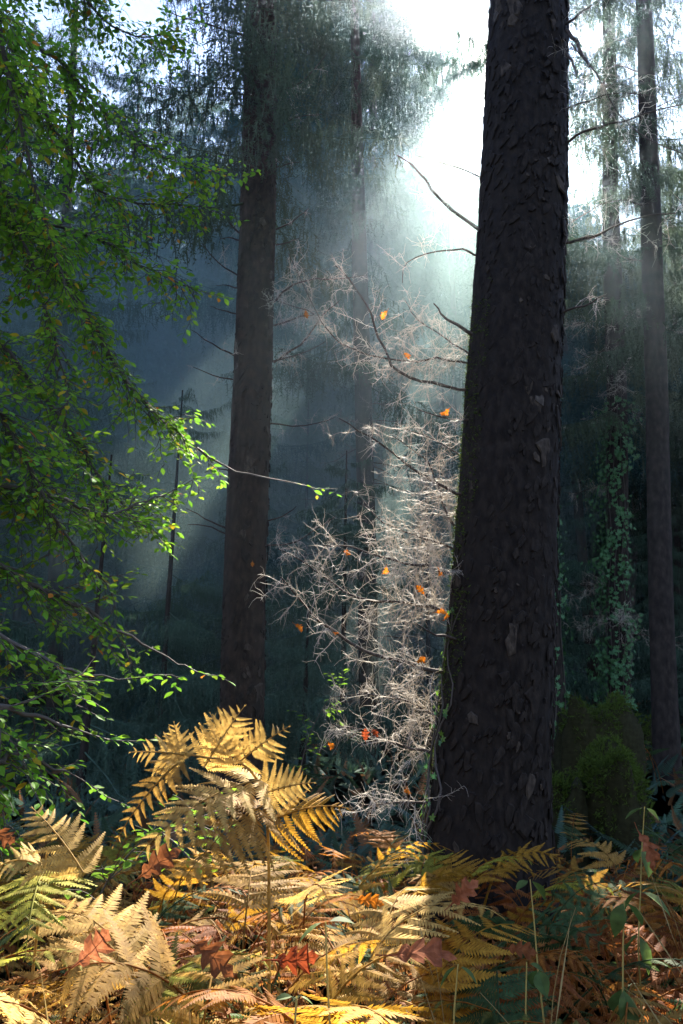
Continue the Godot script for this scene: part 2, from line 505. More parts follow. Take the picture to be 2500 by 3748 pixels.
const FAR_BRANCHES := [
	[0.016, 5, [Vector3(6.03, 14.17, -14.00), Vector3(5.56, 14.14, -13.80), Vector3(5.13, 13.83, -13.60)]],
	[0.015, 5, [Vector3(6.00, 13.70, -14.00), Vector3(5.44, 13.23, -13.65), Vector3(4.99, 12.68, -13.30)]],
	[0.016, 5, [Vector3(5.94, 12.77, -14.00), Vector3(5.32, 12.44, -13.75), Vector3(4.95, 11.96, -13.50)]],
	[0.02, 6, [Vector3(5.80, 11.06, -14.00), Vector3(5.36, 10.99, -13.73), Vector3(4.84, 10.70, -13.47), Vector3(4.07, 10.06, -13.20)]],
	[0.013, 4, [Vector3(5.72, 9.85, -14.00), Vector3(5.26, 9.78, -13.75), Vector3(4.95, 9.90, -13.50)]],
	[0.013, 4, [Vector3(5.64, 8.93, -14.00), Vector3(5.15, 8.53, -13.75), Vector3(4.80, 8.14, -13.50)]],
	[0.012, 4, [Vector3(6.25, 13.28, -14.00), Vector3(6.53, 13.31, -13.80), Vector3(6.79, 13.26, -13.60)]],
	[0.012, 4, [Vector3(6.06, 10.60, -14.00), Vector3(6.20, 10.09, -13.80), Vector3(6.32, 9.60, -13.60)]],
	[0.014, 4, [Vector3(6.12, 15.09, -14.00), Vector3(5.57, 14.63, -13.70), Vector3(5.04, 14.55, -13.40)]],
]
# limbs of the beech
const LIMBS := [
	[Vector3(-2.54, 6.24, -4.60), Vector3(-2.27, 5.55, -4.72), Vector3(-2.18, 5.16, -4.84), Vector3(-2.06, 4.70, -4.96), Vector3(-1.89, 4.20, -5.08)],
	[Vector3(-2.80, 5.36, -5.00), Vector3(-2.44, 5.02, -5.12), Vector3(-2.26, 4.61, -5.24), Vector3(-2.05, 3.99, -5.36), Vector3(-1.93, 3.47, -5.48)],
	[Vector3(-2.89, 5.30, -5.50), Vector3(-2.29, 4.85, -5.62), Vector3(-1.83, 4.11, -5.74), Vector3(-1.50, 3.66, -5.86), Vector3(-1.18, 3.39, -5.98), Vector3(-0.82, 3.18, -6.10), Vector3(-0.36, 3.12, -6.22)],
	[Vector3(-2.92, 4.43, -5.80), Vector3(-2.44, 3.90, -5.92), Vector3(-2.07, 3.45, -6.04), Vector3(-1.80, 3.06, -6.16), Vector3(-1.55, 2.81, -6.28)],
	[Vector3(-2.35, 3.28, -4.80), Vector3(-2.16, 3.17, -4.92), Vector3(-1.92, 2.76, -5.04), Vector3(-1.74, 2.42, -5.16), Vector3(-1.56, 2.19, -5.28)],
	[Vector3(-2.45, 2.40, -5.20), Vector3(-2.05, 2.19, -5.32), Vector3(-1.68, 2.01, -5.44), Vector3(-1.32, 1.79, -5.56), Vector3(-1.07, 1.66, -5.68)],
	[Vector3(-2.12, 1.84, -4.60), Vector3(-1.81, 1.71, -4.72), Vector3(-1.56, 1.57, -4.84), Vector3(-1.27, 1.53, -4.96)],
	[Vector3(-1.89, 1.40, -4.20), Vector3(-1.65, 1.34, -4.32), Vector3(-1.48, 1.28, -4.44), Vector3(-1.31, 1.21, -4.56)],
	[Vector3(-1.92, 1.11, -4.40), Vector3(-1.72, 1.12, -4.52), Vector3(-1.58, 1.07, -4.64), Vector3(-1.44, 0.98, -4.76)],
	[Vector3(-3.26, 7.27, -6.00), Vector3(-2.58, 7.06, -6.12), Vector3(-2.20, 6.66, -6.24), Vector3(-1.78, 6.34, -6.36), Vector3(-1.44, 6.21, -6.48), Vector3(-1.14, 6.23, -6.60)],
	[Vector3(-3.56, 8.40, -6.40), Vector3(-2.75, 8.42, -6.52), Vector3(-2.37, 8.02, -6.64), Vector3(-1.96, 7.88, -6.76), Vector3(-1.70, 8.16, -6.88)],
	[Vector3(-2.84, 5.14, -5.60), Vector3(-2.24, 5.07, -5.72), Vector3(-1.85, 4.99, -5.84), Vector3(-1.56, 4.83, -5.96), Vector3(-1.23, 4.74, -6.08)],
	[Vector3(-3.08, 7.04, -6.20), Vector3(-2.56, 6.45, -6.32), Vector3(-2.20, 5.95, -6.44), Vector3(-1.72, 5.86, -6.56), Vector3(-1.26, 5.94, -6.68)],
	[Vector3(-2.41, 2.84, -5.20), Vector3(-1.93, 2.75, -5.32), Vector3(-1.64, 2.66, -5.44), Vector3(-1.35, 2.79, -5.56), Vector3(-1.19, 2.89, -5.68)],
]


# ---------------------------------------------------------------- living spruce boughs
func bough_mesh(length: float, hang: float, pitch: float, wide := 1.0) -> ArrayMesh:
	var b := Builder.new()
	var main := PackedVector3Array()
	for i in 9:
		var s := i / 8.0
		main.append(Vector3(length * s, length * (-pitch * s + 0.28 * s * s), 0.12 * sin(s * 5.0 + length)))
	b.tube(main, 0.022, 0.004, 4)
	var lines := [main]
	for k in 13:
		var s := 0.12 + 0.85 * k / 12.0 + rng.randf_range(-0.03, 0.03)
		var i := clampi(int(s * 8), 0, 7)
		var p := main[i].lerp(main[i + 1], clampf(s * 8 - i, 0, 1))
		var sg := 1.0 if k % 2 == 0 else -1.0
		var l := length * (0.42 - 0.30 * s) * rng.randf_range(0.8, 1.2)
		var a := rng.randf_range(0.7, 1.1)
		var d := Vector3(cos(a), -0.15, sin(a) * sg)
		var side := PackedVector3Array()
		for j in 5:
			var u := j / 4.0
			side.append(p + d * l * u + Vector3(0, -0.22 * l * u * u, 0))
		b.tube(side, 0.008, 0.003, 3)
		lines.append(side)
	for line: PackedVector3Array in lines:
		var whole := 0.0
		for i in line.size() - 1:
			whole += line[i].distance_to(line[i + 1])
		var pieces := int(whole / 0.06)
		for k in pieces:
			var s := (k + rng.randf()) / pieces * (line.size() - 1)
			var i := mini(int(s), line.size() - 2)
			var p := line[i].lerp(line[i + 1], s - i)
			if line == main and s < 1.2:
				continue
			var drop := hang * rng.randf_range(0.3, 1.1)
			var sway := Vector3(rng.randf_range(-0.25, 0.35), -1, rng.randf_range(-0.3, 0.3)).normalized()
			var along := (line[i + 1] - line[i]).normalized()
			if rng.randf() < 0.25:
				sway = (along + Vector3(rng.randf_range(-0.7, 0.7), -0.3, rng.randf_range(-0.7, 0.7))).normalized()
				drop *= 0.5
			var across := sway.cross(Vector3(cos(k * 2.4), 0.1, sin(k * 2.4))).normalized()
			b.lance(p, sway * drop, across, 0.015 * wide)
			var shoots := int(drop / 0.045) + 1
			for q in shoots:
				var at := p + sway * drop * (q + 0.5) / shoots
				var out := (across * (1.0 if q % 2 == 0 else -1.0) + sway * rng.randf_range(0.5, 1.1) + any_dir() * 0.5).normalized()
				var l := rng.randf_range(0.05, 0.11)
				b.lance(at, out * l * sqrt(wide), out.cross(any_dir()).normalized(), 0.011 * wide)
	return b.mesh()


func in_gap(p: Vector3, margin: float) -> bool:           # whether a bough at p would stand between the sun and the two sunlit patches of bracken
	var q := p - SUN * ((p.y - 0.8) / SUN.y)
	if q.x > -0.75 - margin and q.x < 1.1 + margin and q.z > -7.7 - margin and q.z < -0.9 + margin:
		return true
	if q.x > -1.6 - margin * 0.3 and q.x < 0.5 and q.z > -5.8 - margin * 0.3 and q.z < -1.3 + margin * 0.5:
		return true
	if Vector2(q.x + 5.0, (q.z + 10.8) * 0.75).length() < 1.3 + margin * 0.4 or Vector2(q.x - 0.3, (q.z + 14.5) * 0.6).length() < 1.5 + margin * 0.4:      # two shafts deeper in
		return true
	return Vector2(q.x + 1.1, q.z + 2.9).length() < 0.85 + margin


func bough_places(axis: Array, low: float, high: float, count: int, size: float, shrink := 0.6) -> Array:
	var out := []
	for k in count:
		var s := (k + rng.randf()) / count
		var y := lerpf(low, high, s)
		var c := axis_at(axis, y)
		var a := k * 2.399 + rng.randf_range(-0.4, 0.4)
		var l := size * (1.0 - shrink * s) * rng.randf_range(0.75, 1.2)
		var d := Vector3(cos(a), 0, sin(a))
		var p := Vector3(c.x, y, c.y)
		var blocked := false
		for u in [0.1, 0.3, 0.5, 0.7, 0.9, 1.05]:
			if in_gap(p + d * l * 3.0 * u + Vector3(0, -0.25 * l, 0), 0.75 * l * (1.0 - 0.5 * u)):
				blocked = true
		if blocked:
			continue
		var bas := Basis(Vector3.UP, -a) * Basis(Vector3(0, 0, 1), rng.randf_range(-0.2, 0.15))
		out.append(Transform3D(bas.scaled_local(Vector3.ONE * l), p))
	return out


func spruce(called: String, label: String, axis: Array, mat: Material, low: float, high: float, count: int, size: float, group := "", kind := "spruce", crown_as_one := false, leaf: Material = null, shrink := 0.6) -> Node3D:
	var t := thing(called, label, "tree", Vector3.ZERO, group)
	part("trunk", trunk_mesh(axis, 12, 0.8, 0.004, 0.35), mat, t)
	var places := bough_places(axis, low, high, count, size, shrink)
	leaf = leaf if leaf else M.spruce
	if crown_as_one:
		many("crown", M.far_boughs[rng.randi() % 4], leaf, places, t)
	else:
		for x in places:
			part("bough", M.boughs[rng.randi() % 5], leaf, t, x)
	return t


# ---------------------------------------------------------------- beech
func beech_leaf_mesh() -> ArrayMesh:
	var b := Builder.new()
	var left := [Vector3(0.22, 0.03, 0.2), Vector3(0.5, 0.055, 0.3), Vector3(0.8, 0.03, 0.19)]
	var stem := Vector3(0, 0, 0)
	var tip := Vector3(1.05, -0.06, 0)
	for sg in [1.0, -1.0]:
		var a: Vector3 = left[0] * Vector3(1, 1, sg)
		var c: Vector3 = left[1] * Vector3(1, 1, sg)
		var d: Vector3 = left[2] * Vector3(1, 1, sg)
		b.quad(stem, a, c, Vector3(0.5, 0, 0))
		b.quad(Vector3(0.5, 0, 0), c, d, tip)
	return b.mesh()


func leafy_twig(wood: Builder, leaves: Array, p: Vector3, d: Vector3, length: float, size: float, deep: int) -> void:
	var path := twig_curve(p, d, length, 0.05, 4)
	wood.tube(path, 0.003 + 0.0015 * deep, 0.0013, 4)
	var count := int(length / 0.038)
	for k in count:
		var at := (k + 0.6) / count * 4.0
		var i := mini(int(at), 3)
		var q := path[i].lerp(path[i + 1], at - i)
		var t := (path[i + 1] - path[i]).normalized()
		var side := t.cross(Vector3.UP).normalized() * (1.0 if k % 2 == 0 else -1.0)
		if deep > 0 and k % 2 == 1 and rng.randf() < 0.55:
			leafy_twig(wood, leaves, q, (side + t * 0.9 + Vector3(0, rng.randf_range(-0.3, 0.15), 0)).normalized(), length * rng.randf_range(0.3, 0.5), size, deep - 1)
			continue
		if rng.randf() < 0.12:
			continue
		var ld := (side * 0.9 + t * 0.7 + Vector3(0, rng.randf_range(-0.45, 0.15), 0)).normalized()
		var up := (Vector3.UP + any_dir() * 0.55).normalized()
		var z := ld.cross(up).normalized()
		var s := size * rng.randf_range(0.5, 1.25)
		leaves.append(Transform3D(Basis(ld * s, z.cross(ld) * s, z * s), q + ld * 0.008))


func beech_tint() -> Color:
	var u := rng.randf()
	if u < 0.012:
		return Color(0.42, 0.16, 0.02)
	if u < 0.05:
		return Color(0.36, 0.27, 0.02)
	var f := rng.randf_range(0.7, 1.25)
	return Color(0.10, 0.25, 0.022).lerp(Color(0.26, 0.38, 0.025), rng.randf() * rng.randf()) * f


func seen(p: Vector3) -> bool:             # roughly whether the camera looks at p
	var q := p - Vector3(0, 1.25, 0)
	return q.z < -0.5 and absf(q.x / q.z) < 0.5


func nearest_first(places: Array) -> void:
	places.sort_custom(func(a, b): return a.origin.distance_squared_to(Vector3(0, 1.25, 0)) + (0.0 if seen(a.origin) else 400.0) < b.origin.distance_squared_to(Vector3(0, 1.25, 0)) + (0.0 if seen(b.origin) else 400.0))


func leaves_on(t: Node3D, places: Array, m: Mesh, tinted: Material, mats: Array, tint: Callable) -> void:
	nearest_first(places)
	for k in mini(300, places.size()):
		part("leaf", m, mats[rng.randi() % mats.size()], t, places[k])
	var rest := places.slice(300)
	var tints := []
	for x in rest:
		tints.append(tint.call())
	if rest.size() > 0:
		many("foliage", m, tinted, rest, t, tints)


func make_beech() -> void:
	var t := thing("beech_tree", "beech whose leafy green limbs droop in front of the dark spruces", "tree")
	part("trunk", trunk_mesh([[-0.3, -5.2, -5.6, 0.42], [4.0, -5.0, -5.8, 0.34], [9.0, -4.7, -6.0, 0.26], [14.0, -4.5, -6.2, 0.12]], 20, 0.4, 0.004, 0.3), M.beech_bark, t)
	var leaves := []
	var wood := Builder.new()
	var c := 0
	for pts in LIMBS:
		var p0: Vector3 = pts[0]
		var root := Vector3(-4.85, p0.y + 0.4, -5.9)
		var path := smooth_path([root, root.lerp(p0, 0.5) + Vector3(0, 0.25, 0)] + pts, 4)
		for i in range(1, path.size()):
			path[i] += any_dir() * 0.015
		var b := Builder.new()
		b.tube(path, 0.030, 0.003, 6)
		part("limb", b.mesh(), M.beech_twig, t)
		var first := 3
		for i in range(first, path.size() - 1):
			var along := (path[i + 1] - path[i]).normalized()
			var n := int(path[i].distance_to(path[i + 1]) / (0.025 if path[i].y > 3.0 else 0.03) + rng.randf())
			for k in n:
				var side := along.cross(Vector3.UP).normalized() * (1.0 if (c + k) % 2 == 0 else -1.0)
				var d := (side * rng.randf_range(0.5, 1.0) + along * rng.randf_range(0.4, 1.0) + Vector3(0, rng.randf_range(-0.75, 0.35), 0)).normalized()
				if in_gap(path[i] + d * 0.4, -0.3) or in_gap(path[i], -0.3):
					continue
				var s := float(i - first) / (path.size() - first)
				leafy_twig(wood, leaves, path[i].lerp(path[i + 1], rng.randf()), d, rng.randf_range(0.22, 0.66) * (1.1 - 0.55 * s), 0.06, 1)
			c += 1
		leafy_twig(wood, leaves, path[-1], (path[-1] - path[-3]).normalized(), 0.35, 0.06, 1)
	part("twigs", wood.mesh(), M.beech_twig, t).set_meta("kind", "stuff")
	var mats := []
	for k in 6:
		var col := beech_tint()
		mats.append(surf(col.r, col.g, col.b, 0.62, 1.0, 0.25))
	leaves_on(t, leaves, M.beech_shape, M.beech_leaf, mats, beech_tint)


func sapling(called: String, label: String, at: Vector3, path: Array, count: int, size: float) -> void:
	var t := thing(called, label, "sapling", at)
	var wood := Builder.new()
	var leaves := []
	var p := smooth_path(path, 4)
	var b := Builder.new()
	b.tube(p, 0.007, 0.002, 5)
	part("stem", b.mesh(), M.beech_twig, t)
	for k in count:
		var i := int(p.size() * (0.3 + 0.7 * k / count))
		i = clampi(i, 1, p.size() - 2)
		var along := (p[i + 1] - p[i]).normalized()
		leafy_twig(wood, leaves, p[i], (along * 0.6 + any_dir() + Vector3(0, -0.1, 0)).normalized(), rng.randf_range(0.15, 0.35), size, 0)
	part("twigs", wood.mesh(), M.beech_twig, t).set_meta("kind", "stuff")
	leaves_on(t, leaves, M.beech_shape, M.beech_leaf, [surf(0.15, 0.27, 0.02, 0.8, 1.0, 0.1), surf(0.1, 0.2, 0.02, 0.8, 1.0, 0.1)], beech_tint)


# ---------------------------------------------------------------- bracken
func pinna_builder(pairs: int, curl: float, wide: float, droop: float) -> Builder:      # one side leaf of a frond: length 1 along +X
	var b := Builder.new()
	var last := Vector3.ZERO
	for i in pairs:
		var s := (i + 1.0) / pairs
		var p := Vector3(s, -curl * s * s, 0.03 * sin(s * 4.0))
		var d := (p - last).normalized()
		var wl := wide * pow(1.0 - s * 0.93, 0.75) * (0.75 + 0.25 * minf(1.0, i / 2.0)) * rng.randf_range(0.88, 1.1)
		b.quad(last + Vector3(0, 0, 0.006), p + Vector3(0, 0, 0.005), p - Vector3(0, 0, 0.005), last - Vector3(0, 0, 0.006))
		for sg in [1.0, -1.0]:
			var side := Vector3(0.32, -droop + rng.randf_range(-0.12, 0.12), sg).normalized()
			var w := 0.47 / pairs
			var base := last.lerp(p, 0.5)
			var tip := base + side * wl + d * 0.2 * wl + Vector3(0, -droop * wl * 0.4, 0)
			var mid := base.lerp(tip, 0.55) + Vector3(0, 0.02 * wl, 0)
			b.tri(base - d * w, mid + d * w * 0.85, mid - d * w * 0.85)
			b.tri(base - d * w, base + d * w, mid + d * w * 0.85)
			b.tri(mid - d * w * 0.85, mid + d * w * 0.85, tip)
		last = p
	return b


func make_pinnae() -> void:
	M.pinna = []
	M.pinna_builders = []
	for q in [[17, 0.10, 0.20, 0.15], [16, 0.22, 0.19, 0.3], [18, 0.05, 0.21, 0.05], [14, 0.42, 0.17, 0.6], [15, 0.3, 0.18, 0.45]]:
		var b := pinna_builder(q[0], q[1], q[2], q[3])
		M.pinna_builders.append(b)
		M.pinna.append(b.mesh())


# a list of {transform, kind of pinna} along a rachis
func pinna_places(rachis: PackedVector3Array, normal: Vector3, wide: float, pairs: int, dry: bool) -> Array:
	var out := []
	var count := rachis.size() - 1
	for i in pairs + 1:
		var s := i / float(pairs)
		var at := s * count * 0.985
		var j := mini(int(at), count - 1)
		var p := rachis[j].lerp(rachis[j + 1], at - j)
		var t := (rachis[j + 1] - rachis[j]).normalized()
		var side := t.cross(normal).normalized()
		var up := side.cross(t).normalized()
		var l := wide * pow(1.0 - s * 0.95, 0.8) * (0.85 if i == 0 else 1.0) * rng.randf_range(0.78, 1.12)
		for sg in [1.0, -1.0]:
			if i > 0 and i < pairs and rng.randf() < (0.14 if dry else 0.06):
				continue
			var d: Vector3 = (side * sg + t * (rng.randf_range(-0.15, 0.15) + 0.38 + 0.5 * s) + up * (rng.randf_range(-0.3, 0.12) - (0.35 if dry else 0.0))).normalized()
			if i == pairs:
				d = (t + side * sg * 0.25).normalized()
			var u: Vector3 = (up + side * sg * rng.randf_range(-0.15, 0.25)).normalized()
			var z: Vector3 = d.cross(u).normalized()
			out.append([Transform3D(Basis(d * l, z.cross(d) * l, z * l), p), (3 + rng.randi() % 2) if dry and rng.randf() < 0.6 else rng.randi() % 3])
	return out


func frond_rachis(height: float, length: float, lean: float) -> Array:   # along +X, from the ground: [stalk, blade]
	var stalk := PackedVector3Array()
	var p1 := Vector3(0.16 * length + lean * 0.2, height * 0.72, 0)
	for i in 5:
		var s := i / 4.0
		stalk.append(Vector3(p1.x * s * s, p1.y * s, 0.01 * sin(s * 6.0)))
	var blade := PackedVector3Array([p1])
	var q := p1
	for i in 8:
		var e := lerpf(0.95 - lean * 0.5, -0.35 - lean * 0.35, i / 7.0)
		q += Vector3(cos(e), sin(e), 0) * length / 8.0
		blade.append(q)
	return [stalk, blade]


func frond(at: Vector3, turn: float, height: float, length: float, wide: float, tone: String, where: String, lean: float, dry: bool, detail: bool) -> void:
	var t := thing("bracken_frond", "", "fern", at, "bracken fronds " + where)
	t.rotation.y = turn
	var r := frond_rachis(height, length, lean)
	var mats: Array = M.fern[tone]
	var mat: Material = mats[rng.randi() % 3]
	var b := Builder.new()
	b.tube(r[0], 0.0055, 0.004, 5)
	b.tube(r[1], 0.004, 0.0012, 5)
	part("stalk", b.mesh(), M.fern["copper" if dry or rng.randf() < 0.4 else tone][0], t)
	var blade: PackedVector3Array = r[1]
	var normal := Vector3(-0.2, 1, 0.0).normalized()
	normal = Basis(Vector3(1, 0, 0), rng.randf_range(-0.5, 0.5)) * normal
	if detail:
		for row in pinna_places(blade, normal, wide, 11, dry):
			part("pinna", M.pinna[row[1]], mat if rng.randf() < 0.75 else mats[rng.randi() % 3], t, row[0])
	else:
		var f := Builder.new()
		for row in pinna_places(blade, normal, wide, 9, dry):
			f.add(M.pinna_builders[row[1]], row[0])
		part("blade", f.mesh(), mat, t)
	to_label.append({"node": t, "tone": tone, "where": where, "noun": "bracken frond", "extra": "drooping " if dry else "arching " if lean > 0.4 else ""})


func blade_part(t: Node3D, from: Vector3, to: Vector3, facing: Vector3, sag: float, wide: float, pairs: int, tone: String, dry := false) -> void:
	var line := PackedVector3Array()
	for i in 9:
		var s := i / 8.0
		line.append(from.lerp(to, s) + facing * sag * (s * (1 - s)) * 4.0)
	var b := Builder.new()
	b.tube(line, 0.0038, 0.0012, 5)
	var o := part("blade", b.mesh(), M.fern[tone][0], t)
	for row in pinna_places(line, facing, wide, pairs, dry):
		part("pinna", M.pinna[row[1]], M.fern[tone][rng.randi() % 3], o, row[0])


const ORDER := ["leftmost", "second from left", "third from left", "fourth from left", "fifth from left", "sixth from left", "seventh from left", "eighth from left", "ninth from left", "tenth from left", "eleventh from left", "twelfth from left"]


func write_labels() -> void:
	var sets := {}
	for d in to_label:
		var key: String = d.extra + d.tone + " " + d.noun + "|" + d.where
		if not sets.has(key):
			sets[key] = []
		sets[key].append(d)
	for key: String in sets:
		var rows: Array = sets[key]
		var bits := key.split("|")
		rows.sort_custom(func(a, b): return a.node.position.x / -a.node.position.z < b.node.position.x / -b.node.position.z)
		for i in rows.size():
			var label := "%s %s" % [bits[0], bits[1]]
			if rows.size() > 1:
				label = "%s %ss %s" % [(ORDER[i] if i < rows.size() - 1 and i < 12 else "rightmost" if i == rows.size() - 1 else "%dth from left" % (i + 1)) + " of the", bits[0], bits[1]]
			rows[i].node.set_meta("label", label)


# ---------------------------------------------------------------- oak leaves, plants, moss, ivy
func oak_leaf_mesh(bend: float, twist: float) -> ArrayMesh:
	var half := [Vector2(0.0, 0.015), Vector2(0.14, 0.03), Vector2(0.2, 0.13), Vector2(0.27, 0.15), Vector2(0.33, 0.08), Vector2(0.42, 0.22), Vector2(0.53, 0.30), Vector2(0.52, 0.2), Vector2(0.54, 0.11),
		Vector2(0.67, 0.24), Vector2(0.78, 0.27), Vector2(0.75, 0.16), Vector2(0.78, 0.09), Vector2(0.88, 0.13), Vector2(0.93, 0.06), Vector2(1.0, 0.0)]
	var b := Builder.new()
	var bent := func(x: float, z: float) -> Vector3:
		return Vector3(x, bend * sin(x * 3.0) + bend * 5.0 * z * z + z * twist * x + 0.22 * sin(x * 15.0 + bend * 9.0) * z + 0.02 * sin(x * 31.0 + z * 20.0), z)
	for sg in [1.0, -1.0]:
		for i in half.size() - 1:
			var a: Vector2 = half[i]
			var c: Vector2 = half[i + 1]
			for k in 3:
				b.quad(bent.call(a.x, a.y * sg * k / 3.0), bent.call(a.x, a.y * sg * (k + 1) / 3.0), bent.call(c.x, c.y * sg * (k + 1) / 3.0), bent.call(c.x, c.y * sg * k / 3.0))
	var rib := PackedVector3Array()
	for i in 7:
		var x := -0.18 + 1.1 * i / 6.0
		rib.append(bent.call(maxf(x, 0.0), 0.0) + Vector3(minf(x, 0.0), 0.004, 0))
	b.tube(rib, 0.012, 0.004, 4)
	b.smooth = false
	return b.mesh()


func turned(dir: Vector3, up: Vector3, s: float, p: Vector3) -> Transform3D:
	var d := dir.normalized()
	var z := d.cross(up).normalized()
	return Transform3D(Basis(d * s, z.cross(d) * s, z * s), p)


func broad_leaf_mesh(fold: float, curl: float) -> ArrayMesh:
	var b := Builder.new()
	var w := [0.0, 0.19, 0.27, 0.25, 0.15, 0.0]
	for sg in [1.0, -1.0]:
		for i in 5:
			var x0 := i / 5.0
			var x1 := (i + 1) / 5.0
			var a := Vector3(x0, -curl * x0 * x0, 0)
			var d := Vector3(x1, -curl * x1 * x1, 0)
			b.quad(a, a + Vector3(0.02, w[i] * fold, w[i] * sg), d + Vector3(0.02 if i < 4 else 0.0, w[i + 1] * fold, w[i + 1] * sg), d)
	return b.mesh()


func leafy_plant(label: String, at: Vector3, height: float, pairs: int, size: float, lean: Vector3, mat: Material, nod := 0.3) -> void:
	var t := thing("leafy_plant", label, "plant", at, "green leafy plants among the bracken")
	var path := PackedVector3Array()
	for i in 7:
		var s := i / 6.0
		path.append(lean * s * s + Vector3(0, height * s, 0) + any_dir() * 0.004)
	var b := Builder.new()
	b.tube(path, 0.005, 0.0022, 6)
	part("stem", b.mesh(), M.plant_stem, t)
	for k in pairs:
		var s := 1.0 - 0.62 * k / maxf(1.0, pairs)
		var i := mini(int(s * 6), 5)
		var p := path[i].lerp(path[i + 1], s * 6 - i)
		var a := k * 1.57 + rng.randf_range(-0.5, 0.5)
		for sg in [0.0, PI]:
			var d := Vector3(cos(a + sg), rng.randf_range(-0.5, 0.15) - nod, sin(a + sg)).normalized()
			part("leaf", M.broad[rng.randi() % 3], mat, t, turned(d, Vector3(0, 1, 0) + any_dir() * 0.4, size * rng.randf_range(0.7, 1.1) * (0.7 if k == 0 else 1.0), p + d * 0.01))


func ivy_leaf_mesh() -> ArrayMesh:
	var b := Builder.new()
	var rim := [Vector3(0, 0, 0.1), Vector3(-0.1, 0.03, 0.45), Vector3(0.3, 0.05, 0.3), Vector3(0.5, 0.0, 0.55), Vector3(0.6, 0.05, 0.2), Vector3(1, -0.05, 0)]
	for sg in [1.0, -1.0]:
		for i in rim.size() - 1:
			b.tri(Vector3(0.2, 0, 0), rim[i] * Vector3(1, 1, sg), rim[i + 1] * Vector3(1, 1, sg))
	return b.mesh()


func moss_lump(called: String, label: String, at: Vector3, size: Vector3, sd: int) -> void:
	var t := thing(called, label, "stump" if called == "mossy_stump" else "rock", at, "")
	var b := Builder.new()
	var fibres := []
	var rows := 26
	var around := 40
	for j in rows + 1:
		var el := lerpf(-0.35, PI / 2, j / float(rows))
		for i in around + 1:
			var a := TAU * (i % around) / around
			var d := Vector3(cos(a) * cos(el), sin(el), sin(a) * cos(el))
			var r := 1.0 + 0.6 * noise.get_noise_3d(d.x * 34.0 + sd * 50, d.y * 26.0, d.z * 34.0) + 0.10 * noise.get_noise_3d(d.x * 140.0 + sd * 70, d.y * 140.0, d.z * 140.0)
			var fat := pow(maxf(cos(el), 0.001), -0.3)
			var p := Vector3(d.x * fat, minf(d.y * 1.3, 0.82 + 0.18 * d.y), d.z * fat) * size * r
			b.v.append(p)
			b.uv.append(Vector2(i, j))
			if d.y > 0.52 + 0.7 * noise.get_noise_3d(d.x * 60.0 + sd * 30, d.y * 60.0, d.z * 60.0) and i < around:
				for k in int(3 + d.y * 9.0):
					var n := (d / size).normalized()
					var q := p + any_dir() * 0.05
					fibres.append(turned(n + any_dir() * 0.8, any_dir(), rng.randf_range(0.025, 0.085), q))
	for j in rows:
		for i in around:
			var p := j * (around + 1) + i
			b.idx.append_array([p, p + 1, p + around + 1, p + 1, p + around + 2, p + around + 1])
	var st := SurfaceTool.new()
	st.create_from(b.mesh(), 0)
	st.generate_normals()
	part("body", st.commit(), M.moss, t)
	var f := Builder.new()
	f.lance(Vector3.ZERO, Vector3(1, 0, 0), Vector3(0, 0, 1), 0.1)
	f.lance(Vector3(0.2, 0, 0), Vector3(0.5, 0.4, 0.1), Vector3(0, 0, 1), 0.09)
	f.lance(Vector3(0.3, 0, 0), Vector3(0.5, -0.4, 0.1), Vector3(0, 1, 0), 0.09)
	many("moss", f.mesh(), M.moss_fibre, fibres, t)


